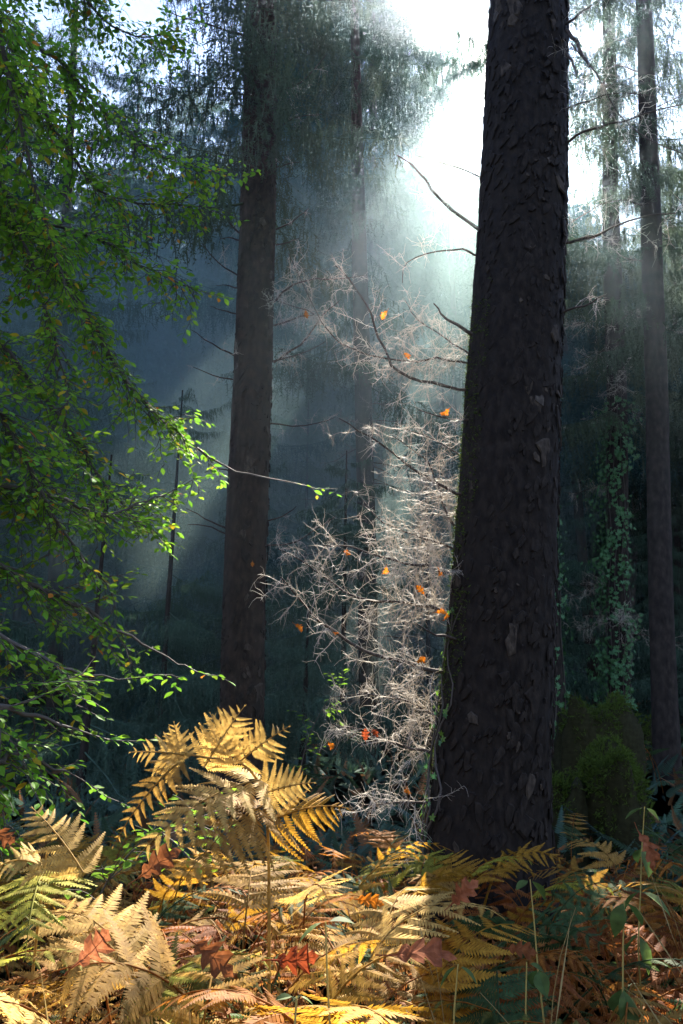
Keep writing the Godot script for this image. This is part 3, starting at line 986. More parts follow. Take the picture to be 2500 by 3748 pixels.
# ---------------------------------------------------------------- the wood
func _ready() -> void:
	rng.seed = 20411
	noise.seed = 5
	noise.frequency = 0.02
	noise.fractal_octaves = 3
	plate_noise.seed = 11
	plate_noise.frequency = 0.12
	plate_noise.noise_type = FastNoiseLite.TYPE_CELLULAR
	plate_noise.cellular_return_type = FastNoiseLite.RETURN_DISTANCE2_SUB
	plate_noise.fractal_type = FastNoiseLite.FRACTAL_NONE

	var cam := Camera3D.new()
	cam.name = "camera"
	cam.position = Vector3(0, 1.25, 0)
	cam.rotation_degrees = Vector3(14.7, 0, 0)
	cam.fov = 63.46
	cam.near = 0.05
	cam.far = 900.0
	add_child(cam)

	var sky := ProceduralSkyMaterial.new()
	sky.sky_top_color = Color(0.36, 0.58, 0.97)
	sky.sky_horizon_color = Color(0.9, 0.95, 1.0)
	sky.sky_curve = 0.8
	sky.sky_energy_multiplier = 1.0
	sky.ground_bottom_color = Color(0.1, 0.1, 0.08)
	sky.ground_horizon_color = Color(0.4, 0.42, 0.42)
	sky.sun_angle_max = 14.0
	sky.sun_curve = 0.12
	var env := Environment.new()
	env.background_mode = Environment.BG_SKY
	env.sky = Sky.new()
	env.sky.sky_material = sky
	env.background_energy_multiplier = 0.2
	env.tonemap_mode = Environment.TONE_MAPPER_LINEAR
	env.tonemap_exposure = 10.5
	env.sdfgi_enabled = true
	env.ssao_enabled = true
	env.ssil_enabled = true
	env.volumetric_fog_enabled = true
	env.volumetric_fog_density = 0.0004
	env.volumetric_fog_albedo = Color(0.82, 0.92, 1.0)
	env.volumetric_fog_anisotropy = 0.86
	env.volumetric_fog_length = 120.0
	var we := WorldEnvironment.new()
	we.name = "world_environment"
	we.environment = env
	add_child(we)

	var sun := DirectionalLight3D.new()
	sun.name = "sun"
	sun.light_color = Color(1.0, 0.96, 0.89)
	sun.light_energy = 1.6
	sun.light_angular_distance = 0.5
	sun.shadow_enabled = true
	sun.directional_shadow_max_distance = 150.0
	add_child(sun)
	sun.look_at_from_position(SUN * 50.0, Vector3.ZERO)

	make_materials()
	make_ground()
	mist()
	M.boughs = []
	for k in 5:
		M.boughs.append(bough_mesh([3.0, 3.2, 2.8, 3.0, 3.4][k], [0.55, 0.75, 0.4, 0.6, 0.9][k], [0.35, 0.5, 0.25, 0.6, 0.42][k]))
	M.far_boughs = []
	for k in 4:
		M.far_boughs.append(bough_mesh([3.4, 3.8, 3.2, 3.6][k], [0.7, 0.9, 0.6, 1.1][k], [0.3, 0.5, 0.2, 0.6][k], 1.9))
	M.beech_shape = beech_leaf_mesh()
	make_pinnae()
	M.broad = [broad_leaf_mesh(0.25, 0.35), broad_leaf_mesh(-0.1, 0.6), broad_leaf_mesh(0.35, 0.15)]
	M.oak = [oak_leaf_mesh(0.1, 0.1), oak_leaf_mesh(-0.12, -0.2), oak_leaf_mesh(0.2, 0.3)]
	M.ivy = ivy_leaf_mesh()

	big_trees()
	far_trees()
	young_spruces()
	make_beech()
	mossy_things()
	ivies()
	bracken()
	litter()
	plants()
	oak_leaves()
	write_labels()


func mist() -> void:
	# the damp air hangs in the deeper wood, beyond the two nearest trunks
	for q in [[-1.5, 8.5, -21.5, 17.0, 17.0, 16.0, 0.013, "pale mist hanging between the trunks in the middle of the wood"], [-6.0, 7.5, -19.0, 14.0, 11.0, 11.0, 0.013, "blue mist behind the beech leaves"], [2.0, 13.0, -31.0, 34.0, 30.0, 22.0, 0.006, "bright mist under the sun deep in the wood"], [8.0, 5.0, -27.0, 18.0, 14.0, 13.0, 0.008, "thin mist beyond the ivy-clad trunk"]]:
		var f := FogVolume.new()
		f.name = numbered("mist_bank")
		f.shape = RenderingServer.FOG_VOLUME_SHAPE_ELLIPSOID
		f.size = Vector3(q[3], q[4], q[5])
		f.position = Vector3(q[0], q[1], q[2])
		var m := FogMaterial.new()
		m.albedo = Color(0.82, 0.97, 0.96)
		m.density = q[6]
		f.material = m
		f.set_meta("kind", "stuff")
		tag(f, q[7], "mist", "banks of mist in the wood")
		add_child(f)


func big_trees() -> void:
	var shapes := plate_meshes()
	var big := thing("spruce_tree", "thick dark spruce trunk with flaking bark hiding the sun", "tree")
	var axis := [[-0.35, 1.2, -7.5, 0.5], [0.61, 1.26, -7.5, 0.505], [1.91, 1.42, -7.5, 0.478], [3.98, 1.63, -7.5, 0.454], [6.36, 1.87, -7.5, 0.446], [9.14, 2.09, -7.5, 0.43], [16.0, 2.5, -7.5, 0.36]]
	part("trunk", trunk_mesh(axis, 160, 0.03, 0.015, 0.22), M.big_bark, big)
	add_plates(big, axis, 300, 2600, 0.085, shapes, 0.0, 9.4)
	var fibres := []
	for k in 5000:
		var y := 5.5 * pow(rng.randf(), 1.6)
		var a := rng.randf_range(2.35, 4.0)
		var c := axis_at(axis, y)
		if noise.get_noise_3d(a * 40.0, y * 30.0, 7.0) < 0.02 - 0.1 * absf(a - 3.1):
			continue
		var d := Vector3(cos(a), 0, sin(a))
		var flare := 1.0 + 0.22 * exp(-(y + 0.35) * 1.9) * (0.75 + 0.45 * sin(a * 5.0 + 0.7) + 0.2 * sin(a * 3.0))
		fibres.append(turned(d + any_dir() * 0.9, any_dir(), rng.randf_range(0.015, 0.05), Vector3(c.x, y, c.y) + d * (c.z * flare + 0.004)))
	var f := Builder.new()
	f.lance(Vector3.ZERO, Vector3(1, 0, 0), Vector3(0, 0, 1), 0.1)
	f.lance(Vector3(0.2, 0, 0), Vector3(0.5, 0.4, 0.1), Vector3(0, 0, 1), 0.09)
	many("moss", f.mesh(), M.moss_fibre, fibres, big)
	for row in BIG_BRANCHES:
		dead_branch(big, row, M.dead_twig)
	for x in bough_places(axis, 11.5, 15.8, 10, 0.9):
		part("bough", M.boughs[rng.randi() % 5], M.spruce, big, x)

	var slim := thing("spruce_tree", "slimmer straight spruce trunk with broken twigs, rising behind the tall pale fern", "tree")
	axis = [[-0.3, -1.28, -11.0, 0.30], [1.38, -1.29, -11.0, 0.29], [3.98, -1.29, -11.0, 0.285], [5.91, -1.27, -11.0, 0.275], [9.51, -1.27, -11.0, 0.262], [12.82, -1.31, -11.0, 0.25], [20.0, -1.3, -11.0, 0.15]]
	part("trunk", trunk_mesh(axis, 90, 0.05, 0.013, 0.2), M.slim_bark, slim)
	add_plates(slim, axis, 220, 1200, 0.065, shapes, 0.3, 13.0)
	for row in SLIM_BRANCHES:
		dead_branch(slim, row, M.dead_twig, 0.32)
	for x in bough_places(axis, 8.8, 19.5, 46, 0.85, 0.45):
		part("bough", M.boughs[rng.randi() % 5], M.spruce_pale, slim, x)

	var third := thing("spruce_tree", "bare spruce trunk near the edge of the wood, right of the ivy-clad one", "tree")
	axis = [[-0.2, 5.23, -14.0, 0.25], [0.39, 5.25, -14.0, 0.22], [3.21, 5.42, -14.0, 0.198], [7.18, 5.73, -14.0, 0.196], [9.29, 5.86, -14.0, 0.19], [14.87, 6.24, -14.0, 0.17], [21.0, 6.6, -14.0, 0.1]]
	part("trunk", trunk_mesh(axis, 40, 0.1, 0.006, 0.3), M.grey_bark, third)
	for row in FAR_BRANCHES:
		dead_branch(third, row, M.dead_twig, 0.4)
	for x in bough_places(axis, 8.5, 20.5, 26, 0.85, 0.5):
		part("bough", M.boughs[rng.randi() % 5], M.spruce_pale, third, x)

	axis = [[0.2, 5.42, -17.0, 0.26], [1.03, 5.51, -17.0, 0.224], [8.35, 6.07, -17.0, 0.222], [12.83, 6.3, -17.0, 0.199], [17.79, 6.68, -17.0, 0.163], [24.0, 7.0, -17.0, 0.1]]
	var fourth := spruce("spruce_tree", "dark spruce trunk clothed in ivy behind the mossy stump", axis, M.grey_bark, 7.5, 23.5, 52, 0.95, "", "spruce", false, M.spruce_pale, 0.5)
	generic_dead_branches(fourth, axis, 16, 3.0, 12.0, 1.6, 9, M.dead_twig)

	axis = [[0.0, 0.6, -18.0, 0.23], [5.23, 0.57, -18.0, 0.204], [12.3, 0.44, -18.0, 0.19], [24.0, 0.3, -18.0, 0.06]]
	var fifth := spruce("spruce_tree", "hazy spruce in the middle of the view, behind the sunlit dead twigs", axis, M.slim_bark, 9.0, 23.0, 50, 1.0, "", "spruce", false, null, 0.55)
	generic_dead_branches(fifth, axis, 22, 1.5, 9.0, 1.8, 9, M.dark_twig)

	axis = [[1.0, 5.4, -39.0, 0.46], [17.8, 5.9, -39.0, 0.39], [30.5, 6.26, -39.0, 0.2]]
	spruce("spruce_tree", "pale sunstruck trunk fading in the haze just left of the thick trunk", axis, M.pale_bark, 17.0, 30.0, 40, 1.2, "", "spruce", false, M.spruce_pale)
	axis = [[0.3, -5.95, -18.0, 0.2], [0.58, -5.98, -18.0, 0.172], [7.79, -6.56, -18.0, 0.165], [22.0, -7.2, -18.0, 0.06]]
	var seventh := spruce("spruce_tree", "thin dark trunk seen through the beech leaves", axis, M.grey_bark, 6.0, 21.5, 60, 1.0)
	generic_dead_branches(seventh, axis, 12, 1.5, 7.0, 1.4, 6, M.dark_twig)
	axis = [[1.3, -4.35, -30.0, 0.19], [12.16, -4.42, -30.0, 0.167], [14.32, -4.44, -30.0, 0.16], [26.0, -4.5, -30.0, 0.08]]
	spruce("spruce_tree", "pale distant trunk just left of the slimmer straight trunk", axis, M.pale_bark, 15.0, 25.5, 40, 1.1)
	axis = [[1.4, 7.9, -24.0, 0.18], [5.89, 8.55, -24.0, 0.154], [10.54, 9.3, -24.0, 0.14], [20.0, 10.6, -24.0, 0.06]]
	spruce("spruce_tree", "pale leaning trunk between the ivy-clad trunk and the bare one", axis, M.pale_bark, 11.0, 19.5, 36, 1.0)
	axis = [[1.3, 8.75, -22.0, 0.11], [3.18, 8.85, -22.0, 0.092], [11.92, 9.7, -22.0, 0.088], [19.0, 10.2, -22.0, 0.05]]
	spruce("spruce_tree", "thinnest pole-like trunk beyond the bare trunk at the edge of view", axis, M.grey_bark, 9.0, 18.5, 40, 0.9)
	axis = [[0.4, 3.62, -14.5, 0.17], [4.0, 3.7, -14.5, 0.15], [12.0, 3.85, -14.5, 0.13], [18.0, 4.0, -14.5, 0.05]]
	spruce("spruce_tree", "narrow ivied trunk half hidden behind the thick trunk", axis, M.grey_bark, 11.0, 17.5, 24, 0.8)


func far_trees() -> void:
	for q in [[-2.0, -28.5, 34.0, "tall shaggy spruce whose crown hangs just right of the slimmer straight trunk"], [-1.2, -31.0, 37.0, "tall spruce filling the top of the view between the two nearest trunks"], [1.1, -27.5, 35.0, "tall spruce whose drooping crown hangs left of the sun"],
			[2.6, -33.0, 37.0, "tall hazy spruce whose crown edges the sun's glow"], [5.2, -46.0, 34.0, "distant spruce whose top stands under the sun"], [8.2, -47.0, 33.0, "distant spruce top showing beside the thick trunk under the sun"], [6.9, -41.0, 29.0, "hazy spruce below the sun, half behind the thick trunk"]]:
		var y := ground(q[0], q[1])
		var axis := [[y - 0.3, q[0], q[1], 0.3], [y + 14.0, q[0] + 0.1, q[1], 0.25], [y + q[2], q[0] + 0.2, q[1], 0.04]]
		spruce("spruce_tree", q[3], axis, M.grey_bark, y + 5.0, y + q[2] - 0.4, 95, 1.25, "", "spruce", true, M.spruce, 0.62)
	# the rest of the wood, in loose rows that grow denser with distance
	var spots := []
	for d in [20.0, 24.0, 29.0, 34.0, 39.0, 44.0, 50.0, 57.0]:
		var half: float = 0.47 * d + 2.5
		var gap: float = 4.6 if d < 26.0 else 4.0
		var x := -half + rng.randf() * 2.0
		while x < half:
			spots.append(Vector2(x + rng.randf_range(-1.2, 1.2), -d + rng.randf_range(-2.0, 2.0)))
			x += gap * rng.randf_range(0.8, 1.3)
	for s: Vector2 in spots:
		var near := -s.y < 27.0
		var along := s.x / -s.y
		if near and (absf(along - 0.03) < 0.05 or absf(along - 0.15) < 0.045):
			continue
		var y := ground(s.x, s.y)
		var h := (rng.randf_range(27.0, 31.0) if s.y < -31.0 and absf(along - 0.12) < 0.2 else rng.randf_range(22.0, 29.0)) if s.y > -42.0 else rng.randf_range(14.0, 20.0)
		if (along > 0.25 and s.y > -42.0) or (along < -0.11 and near):
			h = rng.randf_range(15.0, 19.5) if along > 0.0 else rng.randf_range(12.5, 17.0)
		var lean := rng.randf_range(-0.4, 0.4)
		var r := rng.randf_range(0.11, 0.22)
		var axis := [[y - 0.3, s.x, s.y, r], [y + h * 0.4, s.x + lean * 0.5, s.y, r * 0.8], [y + h, s.x + lean, s.y, 0.03]]
		var low := y + (0.5 if s.y < -42.0 else rng.randf_range(1.5, 5.0) if rng.randf() < 0.6 else rng.randf_range(5.0, 9.0))
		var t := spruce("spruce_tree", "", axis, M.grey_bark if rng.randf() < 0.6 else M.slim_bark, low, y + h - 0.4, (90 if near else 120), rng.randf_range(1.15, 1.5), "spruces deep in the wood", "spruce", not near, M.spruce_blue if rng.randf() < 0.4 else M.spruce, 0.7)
		t.set_meta("at", s)
		to_label.append({"node": t, "tone": "spruce", "where": "deep in the %s" % ["near wood", "hazy wood", "farthest wood"][0 if near else 1 if -s.y < 41.0 else 2], "noun": "tree", "extra": ["", "broad ", "slender "][0 if r < 0.18 else 1 if r > 0.22 else 2]})


func young_spruces() -> void:
	for q in [[-3.3, -15.5, 7.5, "drooping young spruce left of the slimmer straight trunk"], [-3.9, -13.0, 5.5, "low dark young spruce in the gloom behind the beech leaves"], [-2.2, -17.0, 9.0, "tall shaggy young spruce close behind the slimmer straight trunk"],
			[0.0, -15.0, 6.0, "bushy young spruce between the two nearest trunks"], [-0.6, -12.6, 3.0, "small young spruce beside the foot of the slimmer straight trunk"], [4.7, -19.0, 6.5, "young spruce behind the narrow ivied trunk"],
			[7.6, -19.5, 5.5, "young spruce in the shade between ivied and bare trunks"], [-7.2, -15.0, 8.0, "young spruce at the dark edge of the beech leaves"], [2.0, -19.5, 8.5, "young spruce low behind the sunlit twig tangle"], [9.5, -18.0, 7.0, "young spruce beyond the bare trunk at the edge of view"],
			[-5.8, -21.0, 10.0, "feathery taller spruce deep behind the beech"], [-1.0, -21.5, 11.0, "feathery taller spruce in the hazy middle of the wood"]]:
		var y := ground(q[0], q[1])
		var axis := [[y - 0.2, q[0], q[1], 0.07], [y + q[2], q[0] + 0.1, q[1], 0.012]]
		spruce("young_spruce", q[3], axis, M.grey_bark, y + 0.5, y + q[2] - 0.1, int(30 + q[2] * 5), 0.72, "young spruces under the tall trees", "spruce", false, M.spruce_young, 0.75)


func mossy_things() -> void:
	moss_lump("mossy_stump", "rounded mossy stump farther from the thick trunk, before the ivied trunk", Vector3(2.93, -0.3, -9.4), Vector3(0.37, 1.02, 0.45), 1)
	moss_lump("mossy_stump", "mossy stump touching the shaded edge of the thick trunk", Vector3(2.36, -0.3, -9.7), Vector3(0.35, 1.08, 0.45), 2)
	moss_lump("mossy_boulder", "dark mossy boulder behind the two stumps", Vector3(3.6, 0.1, -12.3), Vector3(0.55, 1.35, 0.5), 3)
	moss_lump("mossy_boulder", "low mossy boulder between the ivied trunk and the bare trunk", Vector3(5.1, 0.2, -15.4), Vector3(0.7, 1.0, 0.5), 4)


func climbing_ivy(label: String, axis: Array, low: float, high: float, count: int, a0: float, a1: float, bulge: float, size: float, mats: Array) -> void:
	var t := thing("ivy", label, "ivy")
	var places := []
	var wood := Builder.new()
	for k in 5:
		var path := PackedVector3Array()
		var a := lerpf(a0, a1, (k + 0.5) / 5.0)
		for i in 14:
			var y := lerpf(low, high, i / 13.0)
			var c := axis_at(axis, y)
			path.append(Vector3(c.x + cos(a + 0.2 * sin(i * 1.3 + k)) * (c.z + 0.015), y, c.y + sin(a + 0.2 * sin(i * 1.3 + k)) * (c.z + 0.015)))
		wood.tube(path, 0.012, 0.005, 5)
	part("stem", wood.mesh(), M.beech_twig, t)
	for k in count:
		var y := low + (high - low) * pow(rng.randf(), 1.15)
		var a := rng.randf_range(a0, a1)
		var c := axis_at(axis, y)
		var dense := noise.get_noise_2d(a * 90.0, y * 40.0)
		if dense < -0.12:
			continue
		var d := Vector3(cos(a), 0, sin(a))
		var p := Vector3(c.x, y, c.y) + d * (c.z + 0.02 + bulge * rng.randf() * maxf(0.0, dense + 0.25))
		var down := (Vector3(0, -1, 0) + any_dir() * 0.6).normalized()
		places.append(turned(down, d + any_dir() * 0.5 + Vector3(0, 0.4, 0), size * rng.randf_range(0.6, 1.2), p))
	leaves_on(t, places, M.ivy, mats[0], mats, func(): return Color.WHITE)


func ivies() -> void:
	var axis := [[0.2, 5.42, -17.0, 0.26], [1.03, 5.51, -17.0, 0.224], [8.35, 6.07, -17.0, 0.222], [12.83, 6.3, -17.0, 0.199]]
	climbing_ivy("ivy climbing thickly up the dark trunk behind the mossy stump", axis, 1.6, 8.2, 2600, 1.1, 4.2, 0.75, 0.085, [M.ivy_leaf, M.ivy_leaf])
	axis = [[-0.35, 1.2, -7.5, 0.61], [0.2, 1.23, -7.5, 0.56], [0.61, 1.26, -7.5, 0.54], [1.91, 1.42, -7.5, 0.482], [3.98, 1.63, -7.5, 0.456]]
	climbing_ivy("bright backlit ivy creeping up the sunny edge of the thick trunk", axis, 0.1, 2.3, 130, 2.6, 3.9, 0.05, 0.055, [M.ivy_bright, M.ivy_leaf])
	axis = [[0.4, 3.62, -14.5, 0.17], [4.0, 3.7, -14.5, 0.15], [12.0, 3.85, -14.5, 0.13]]
	climbing_ivy("dark ivy on the narrow trunk half hidden by the thick one", axis, 0.8, 5.2, 900, 0.0, TAU, 0.3, 0.085, [M.ivy_leaf, M.ivy_leaf])


func bracken() -> void:
	# the tall pale plant: a forked stalk with spreading blades, facing the camera
	var hero := thing("bracken_plant", "tallest bracken, pale straw with spread blades, before the slimmer straight trunk", "fern", Vector3(-0.25, -0.08, -3.25))
	var b := Builder.new()
	var o := -hero.position
	b.tube(smooth_path([Vector3(0, 0, 0), Vector3(-0.26, 0.75, -3.2) + o, Vector3(-0.29, 1.02, -3.2) + o, Vector3(-0.37, 1.13, -3.18) + o, Vector3(-0.5, 1.15, -3.15) + o, Vector3(-0.58, 1.17, -3.12) + o]), 0.0065, 0.003, 6)
	part("stalk", b.mesh(), M.fern["straw yellow"][0], hero)
	var face := Vector3(0.1, 0.35, 1).normalized()
	blade_part(hero, Vector3(-0.50, 1.12, -3.17) + o, Vector3(-0.365, 1.335, -3.2) + o, face, 0.02, 0.17, 9, "straw yellow")
	blade_part(hero, Vector3(-0.40, 1.13, -3.18) + o, Vector3(-0.50, 1.31, -3.24) + o, face, 0.02, 0.13, 8, "straw yellow")
	blade_part(hero, Vector3(-0.58, 1.15, -3.12) + o, Vector3(-0.62, 1.275, -3.16) + o, face, 0.0, 0.10, 8, "straw yellow")
	blade_part(hero, Vector3(-0.57, 1.16, -3.12) + o, Vector3(-0.76, 1.17, -3.1) + o, face, 0.02, 0.12, 9, "straw yellow")
	blade_part(hero, Vector3(-0.58, 1.14, -3.12) + o, Vector3(-0.78, 0.86, -3.02) + o, face + Vector3(-0.3, 0.3, 0), 0.03, 0.13, 11, "tan")
	blade_part(hero, Vector3(-0.37, 1.14, -3.2) + o, Vector3(-0.20, 1.26, -3.25) + o, face, 0.02, 0.14, 9, "straw yellow")
	blade_part(hero, Vector3(-0.30, 1.07, -3.2) + o, Vector3(-0.68, 0.84, -2.95) + o, face + Vector3(-0.2, 0.6, 0), 0.05, 0.25, 12, "straw yellow")
	blade_part(hero, Vector3(-0.29, 1.02, -3.2) + o, Vector3(-0.10, 1.06, -3.2) + o, face, 0.03, 0.15, 9, "straw yellow")
	blade_part(hero, Vector3(-0.28, 0.98, -3.2) + o, Vector3(-0.55, 0.72, -2.85) + o, face + Vector3(0.1, 0.8, 0), 0.05, 0.27, 12, "tan")
	blade_part(hero, Vector3(-0.27, 0.92, -3.2) + o, Vector3(0.02, 0.98, -3.1) + o, face + Vector3(0.1, 0.3, 0), 0.05, 0.2, 10, "golden", true)
	# two pale blades caught by the sun at the far left
	var lit := thing("bracken_plant", "bracken with two bleached blades glaring in the sun beneath the beech", "fern", Vector3(-1.02, -0.1, -3.0))
	o = -lit.position
	b = Builder.new()
	b.tube(smooth_path([Vector3(0, 0, 0), Vector3(-1.0, 0.6, -2.98) + o, Vector3(-0.98, 0.86, -2.95) + o]), 0.006, 0.003, 6)
	part("stalk", b.mesh(), M.fern["straw yellow"][0], lit)
	blade_part(lit, Vector3(-0.84, 0.80, -2.9) + o, Vector3(-1.06, 0.99, -3.0) + o, Vector3(0.3, 0.6, 0.6).normalized(), 0.02, 0.2, 10, "straw yellow")
	blade_part(lit, Vector3(-0.98, 0.82, -2.9) + o, Vector3(-1.16, 0.77, -2.9) + o, Vector3(0.0, 0.8, 0.5).normalized(), 0.05, 0.13, 9, "straw yellow")
	blade_part(lit, Vector3(-0.98, 0.8, -2.95) + o, Vector3(-0.9, 0.62, -2.6) + o, Vector3(0.0, 0.8, 0.5).normalized(), 0.05, 0.22, 11, "lime yellow")

	# the bed: fronds a hand's breadth apart, gold on the left, rust and green on the right
	var d := 1.35
	while d < 8.6:
		var half := 0.5 * d + 0.4
		var step := 0.21 + 0.035 * d
		var x := -half
		while x < half:
			var px := x + rng.randf_range(-0.12, 0.12)
			var pz := -d + rng.randf_range(-0.12, 0.12)
			x += step * rng.randf_range(0.75, 1.25) * 0.95
			if Vector2(px - 1.22, pz + 7.5).length() < 0.75 or Vector2(px - 2.7, pz + 9.4).length() < 0.7:
				continue
			var u := px / -pz
			var tone := "golden"
			var where := "beneath the beech"
			var r := rng.randf()
			if u < -0.2:
				tone = "golden" if r < 0.34 else "olive green" if r < 0.5 else "tan" if r < 0.68 else "lime yellow" if r < 0.93 else "dark green"
				if u < -0.29 and d < 3.2 and r > 0.34:
					tone = "lime yellow" if r < 0.7 else "straw yellow"
				where = "beneath the beech" if d > 2.6 else "in the near left corner"
			elif u < 0.06:
				tone = "golden" if r < 0.28 else "copper" if r < 0.48 else "tan" if r < 0.6 else "rust brown" if r < 0.8 else "straw yellow" if r < 0.88 else "olive green" if r < 0.94 else "dark green"
				where = "around the tallest pale fern" if d > 2.4 else "in the near middle"
			elif u < 0.17:
				tone = "lime yellow" if r < 0.25 else "golden" if r < 0.45 else "copper" if r < 0.6 else "dark green" if r < 0.85 else "rust brown"
				where = "beside the sunny strip"
			else:
				tone = "rust brown" if r < 0.34 else "copper" if r < 0.48 else "dark green" if r < 0.76 else "tan" if r < 0.9 else "olive green"
				where = "in the thick trunk's shade" if d > 4.6 else "in the near shaded bed" if d > 2.4 else "in the near right corner"
			var top := lerpf(0.76, 0.74, clampf((d - 1.5) / 2.0, 0, 1)) if u < 0.1 else 0.62
			top = lerpf(top, 0.86, clampf((d - 3.6) / 1.6, 0, 1))
			if absf(u + 0.14) < 0.10 and d > 2.5 and d < 4.6:
				top += 0.22
			var dry := tone == "rust brown" or (tone in ["copper", "tan"] and rng.randf() < 0.4)
			var h := top * rng.randf_range(0.75, 1.08) * (0.85 if dry else 1.0)
			frond(Vector3(px, ground(px, pz) - 0.03, pz), rng.randf_range(0, TAU), h, rng.randf_range(0.42, 0.66), rng.randf_range(0.18, 0.29), tone, where, rng.randf_range(0.1, 0.9), dry, d < 4.3)
		d += step
	# the few that stand clear by the mossy stump
	for q in [[1.75, -5.6, 0.75, "tan", 3.3], [2.05, -6.3, 0.85, "tan", 2.2], [2.35, -6.2, 0.7, "copper", 0.5], [1.95, -5.2, 0.6, "golden", 3.6], [0.35, -6.1, 0.62, "lime yellow", 1.9], [0.52, -6.4, 0.7, "lime yellow", 1.2], [0.78, -6.2, 0.72, "golden", 1.5], [0.95, -6.0, 0.6, "tan", 2.6]]:
		frond(Vector3(q[0], ground(q[0], q[1]), q[1]), q[4], q[2], 0.5, 0.26, q[3], "standing clear before the stumps", 0.35, false, true)
	for q in [[-0.55, -3.0, 0.82, "straw yellow", 2.6], [-0.3, -2.9, 0.8, "tan", 3.6], [-0.05, -3.2, 0.84, "straw yellow", 0.4], [0.1, -3.5, 0.8, "straw yellow", 1.2], [-0.15, -2.7, 0.74, "golden", 5.2], [-0.65, -2.7, 0.76, "straw yellow", 4.0], [0.15, -4.2, 0.78, "golden", 2.2], [-0.4, -3.7, 0.9, "tan", 1.6]]:
		frond(Vector3(q[0], ground(q[0], q[1]), q[1]), q[4], q[2], 0.6, 0.32, q[3], "crowding round the tallest fern", 0.45, false, true)
	# green ferns in the blue shade beyond
	for k in 46:
		var px := rng.randf_range(3.2, 10.5) if k < 30 else rng.randf_range(-7.0, 1.0)
		var pz := -rng.randf_range(11.0, 20.0)
		frond(Vector3(px, ground(px, pz), pz), rng.randf_range(0, TAU), rng.randf_range(0.5, 1.0), rng.randf_range(0.6, 0.95), rng.randf_range(0.3, 0.45), "dark green", "in blue shade beyond the stumps" if k < 30 else "in gloom beyond the bed", rng.randf_range(0.3, 0.9), false, false)


func litter() -> void:
	var places := []
	var tints := []
	for k in 9000:
		var d := 1.0 + 8.0 * pow(rng.randf(), 0.8)
		var x := rng.randf_range(-0.52, 0.52) * d
		if Vector2(x - 1.22, -d + 7.5).length() < 0.62:
			continue
		var y := ground(x, -d) + 0.02 + 0.33 * rng.randf() * rng.randf() * 1.4
		var s := rng.randf_range(0.10, 0.24)
		places.append(Transform3D(Basis.from_euler(Vector3(rng.randf_range(-1.3, 1.3), rng.randf_range(0, TAU), rng.randf_range(-1.0, 0.6))).scaled_local(Vector3.ONE * s), Vector3(x, y, -d)))
		var c := Color(0.20, 0.07, 0.018).lerp(Color(0.36, 0.18, 0.04), rng.randf() * rng.randf())
		if x / d < 0.1 and rng.randf() < 0.3:
			c = Color(0.4, 0.24, 0.06)
		if rng.randf() < 0.12:
			c = Color(0.05, 0.08, 0.025)
		tints.append(c)
	var o := many("dead_bracken_litter", M.pinna[3], M.litter, places, self, tints)
	tag(o, "collapsed rusty bracken lying under the standing fronds", "bracken litter")
	# low growth on the floor of the wood beyond the bed
	places = []
	tints = []
	for k in 7000:
		var d := 8.5 + 34.0 * pow(rng.randf(), 1.5)
		var x := rng.randf_range(-0.55, 0.55) * d
		var s := rng.randf_range(0.25, 0.6)
		places.append(Transform3D(Basis.from_euler(Vector3(rng.randf_range(-0.9, 0.9), rng.randf_range(0, TAU), rng.randf_range(0.2, 1.4))).scaled_local(Vector3.ONE * s), Vector3(x, ground(x, -d) + rng.randf() * rng.randf() * 0.5, -d)))
		tints.append(Color(0.05, 0.095, 0.045).lerp(Color(0.045, 0.08, 0.07), rng.randf()) if rng.randf() < 0.8 else Color(0.16, 0.08, 0.035))
	o = many("undergrowth", M.pinna[1], M.undergrowth, places, self, tints)
	tag(o, "low dark undergrowth covering the forest floor behind the bracken", "undergrowth")


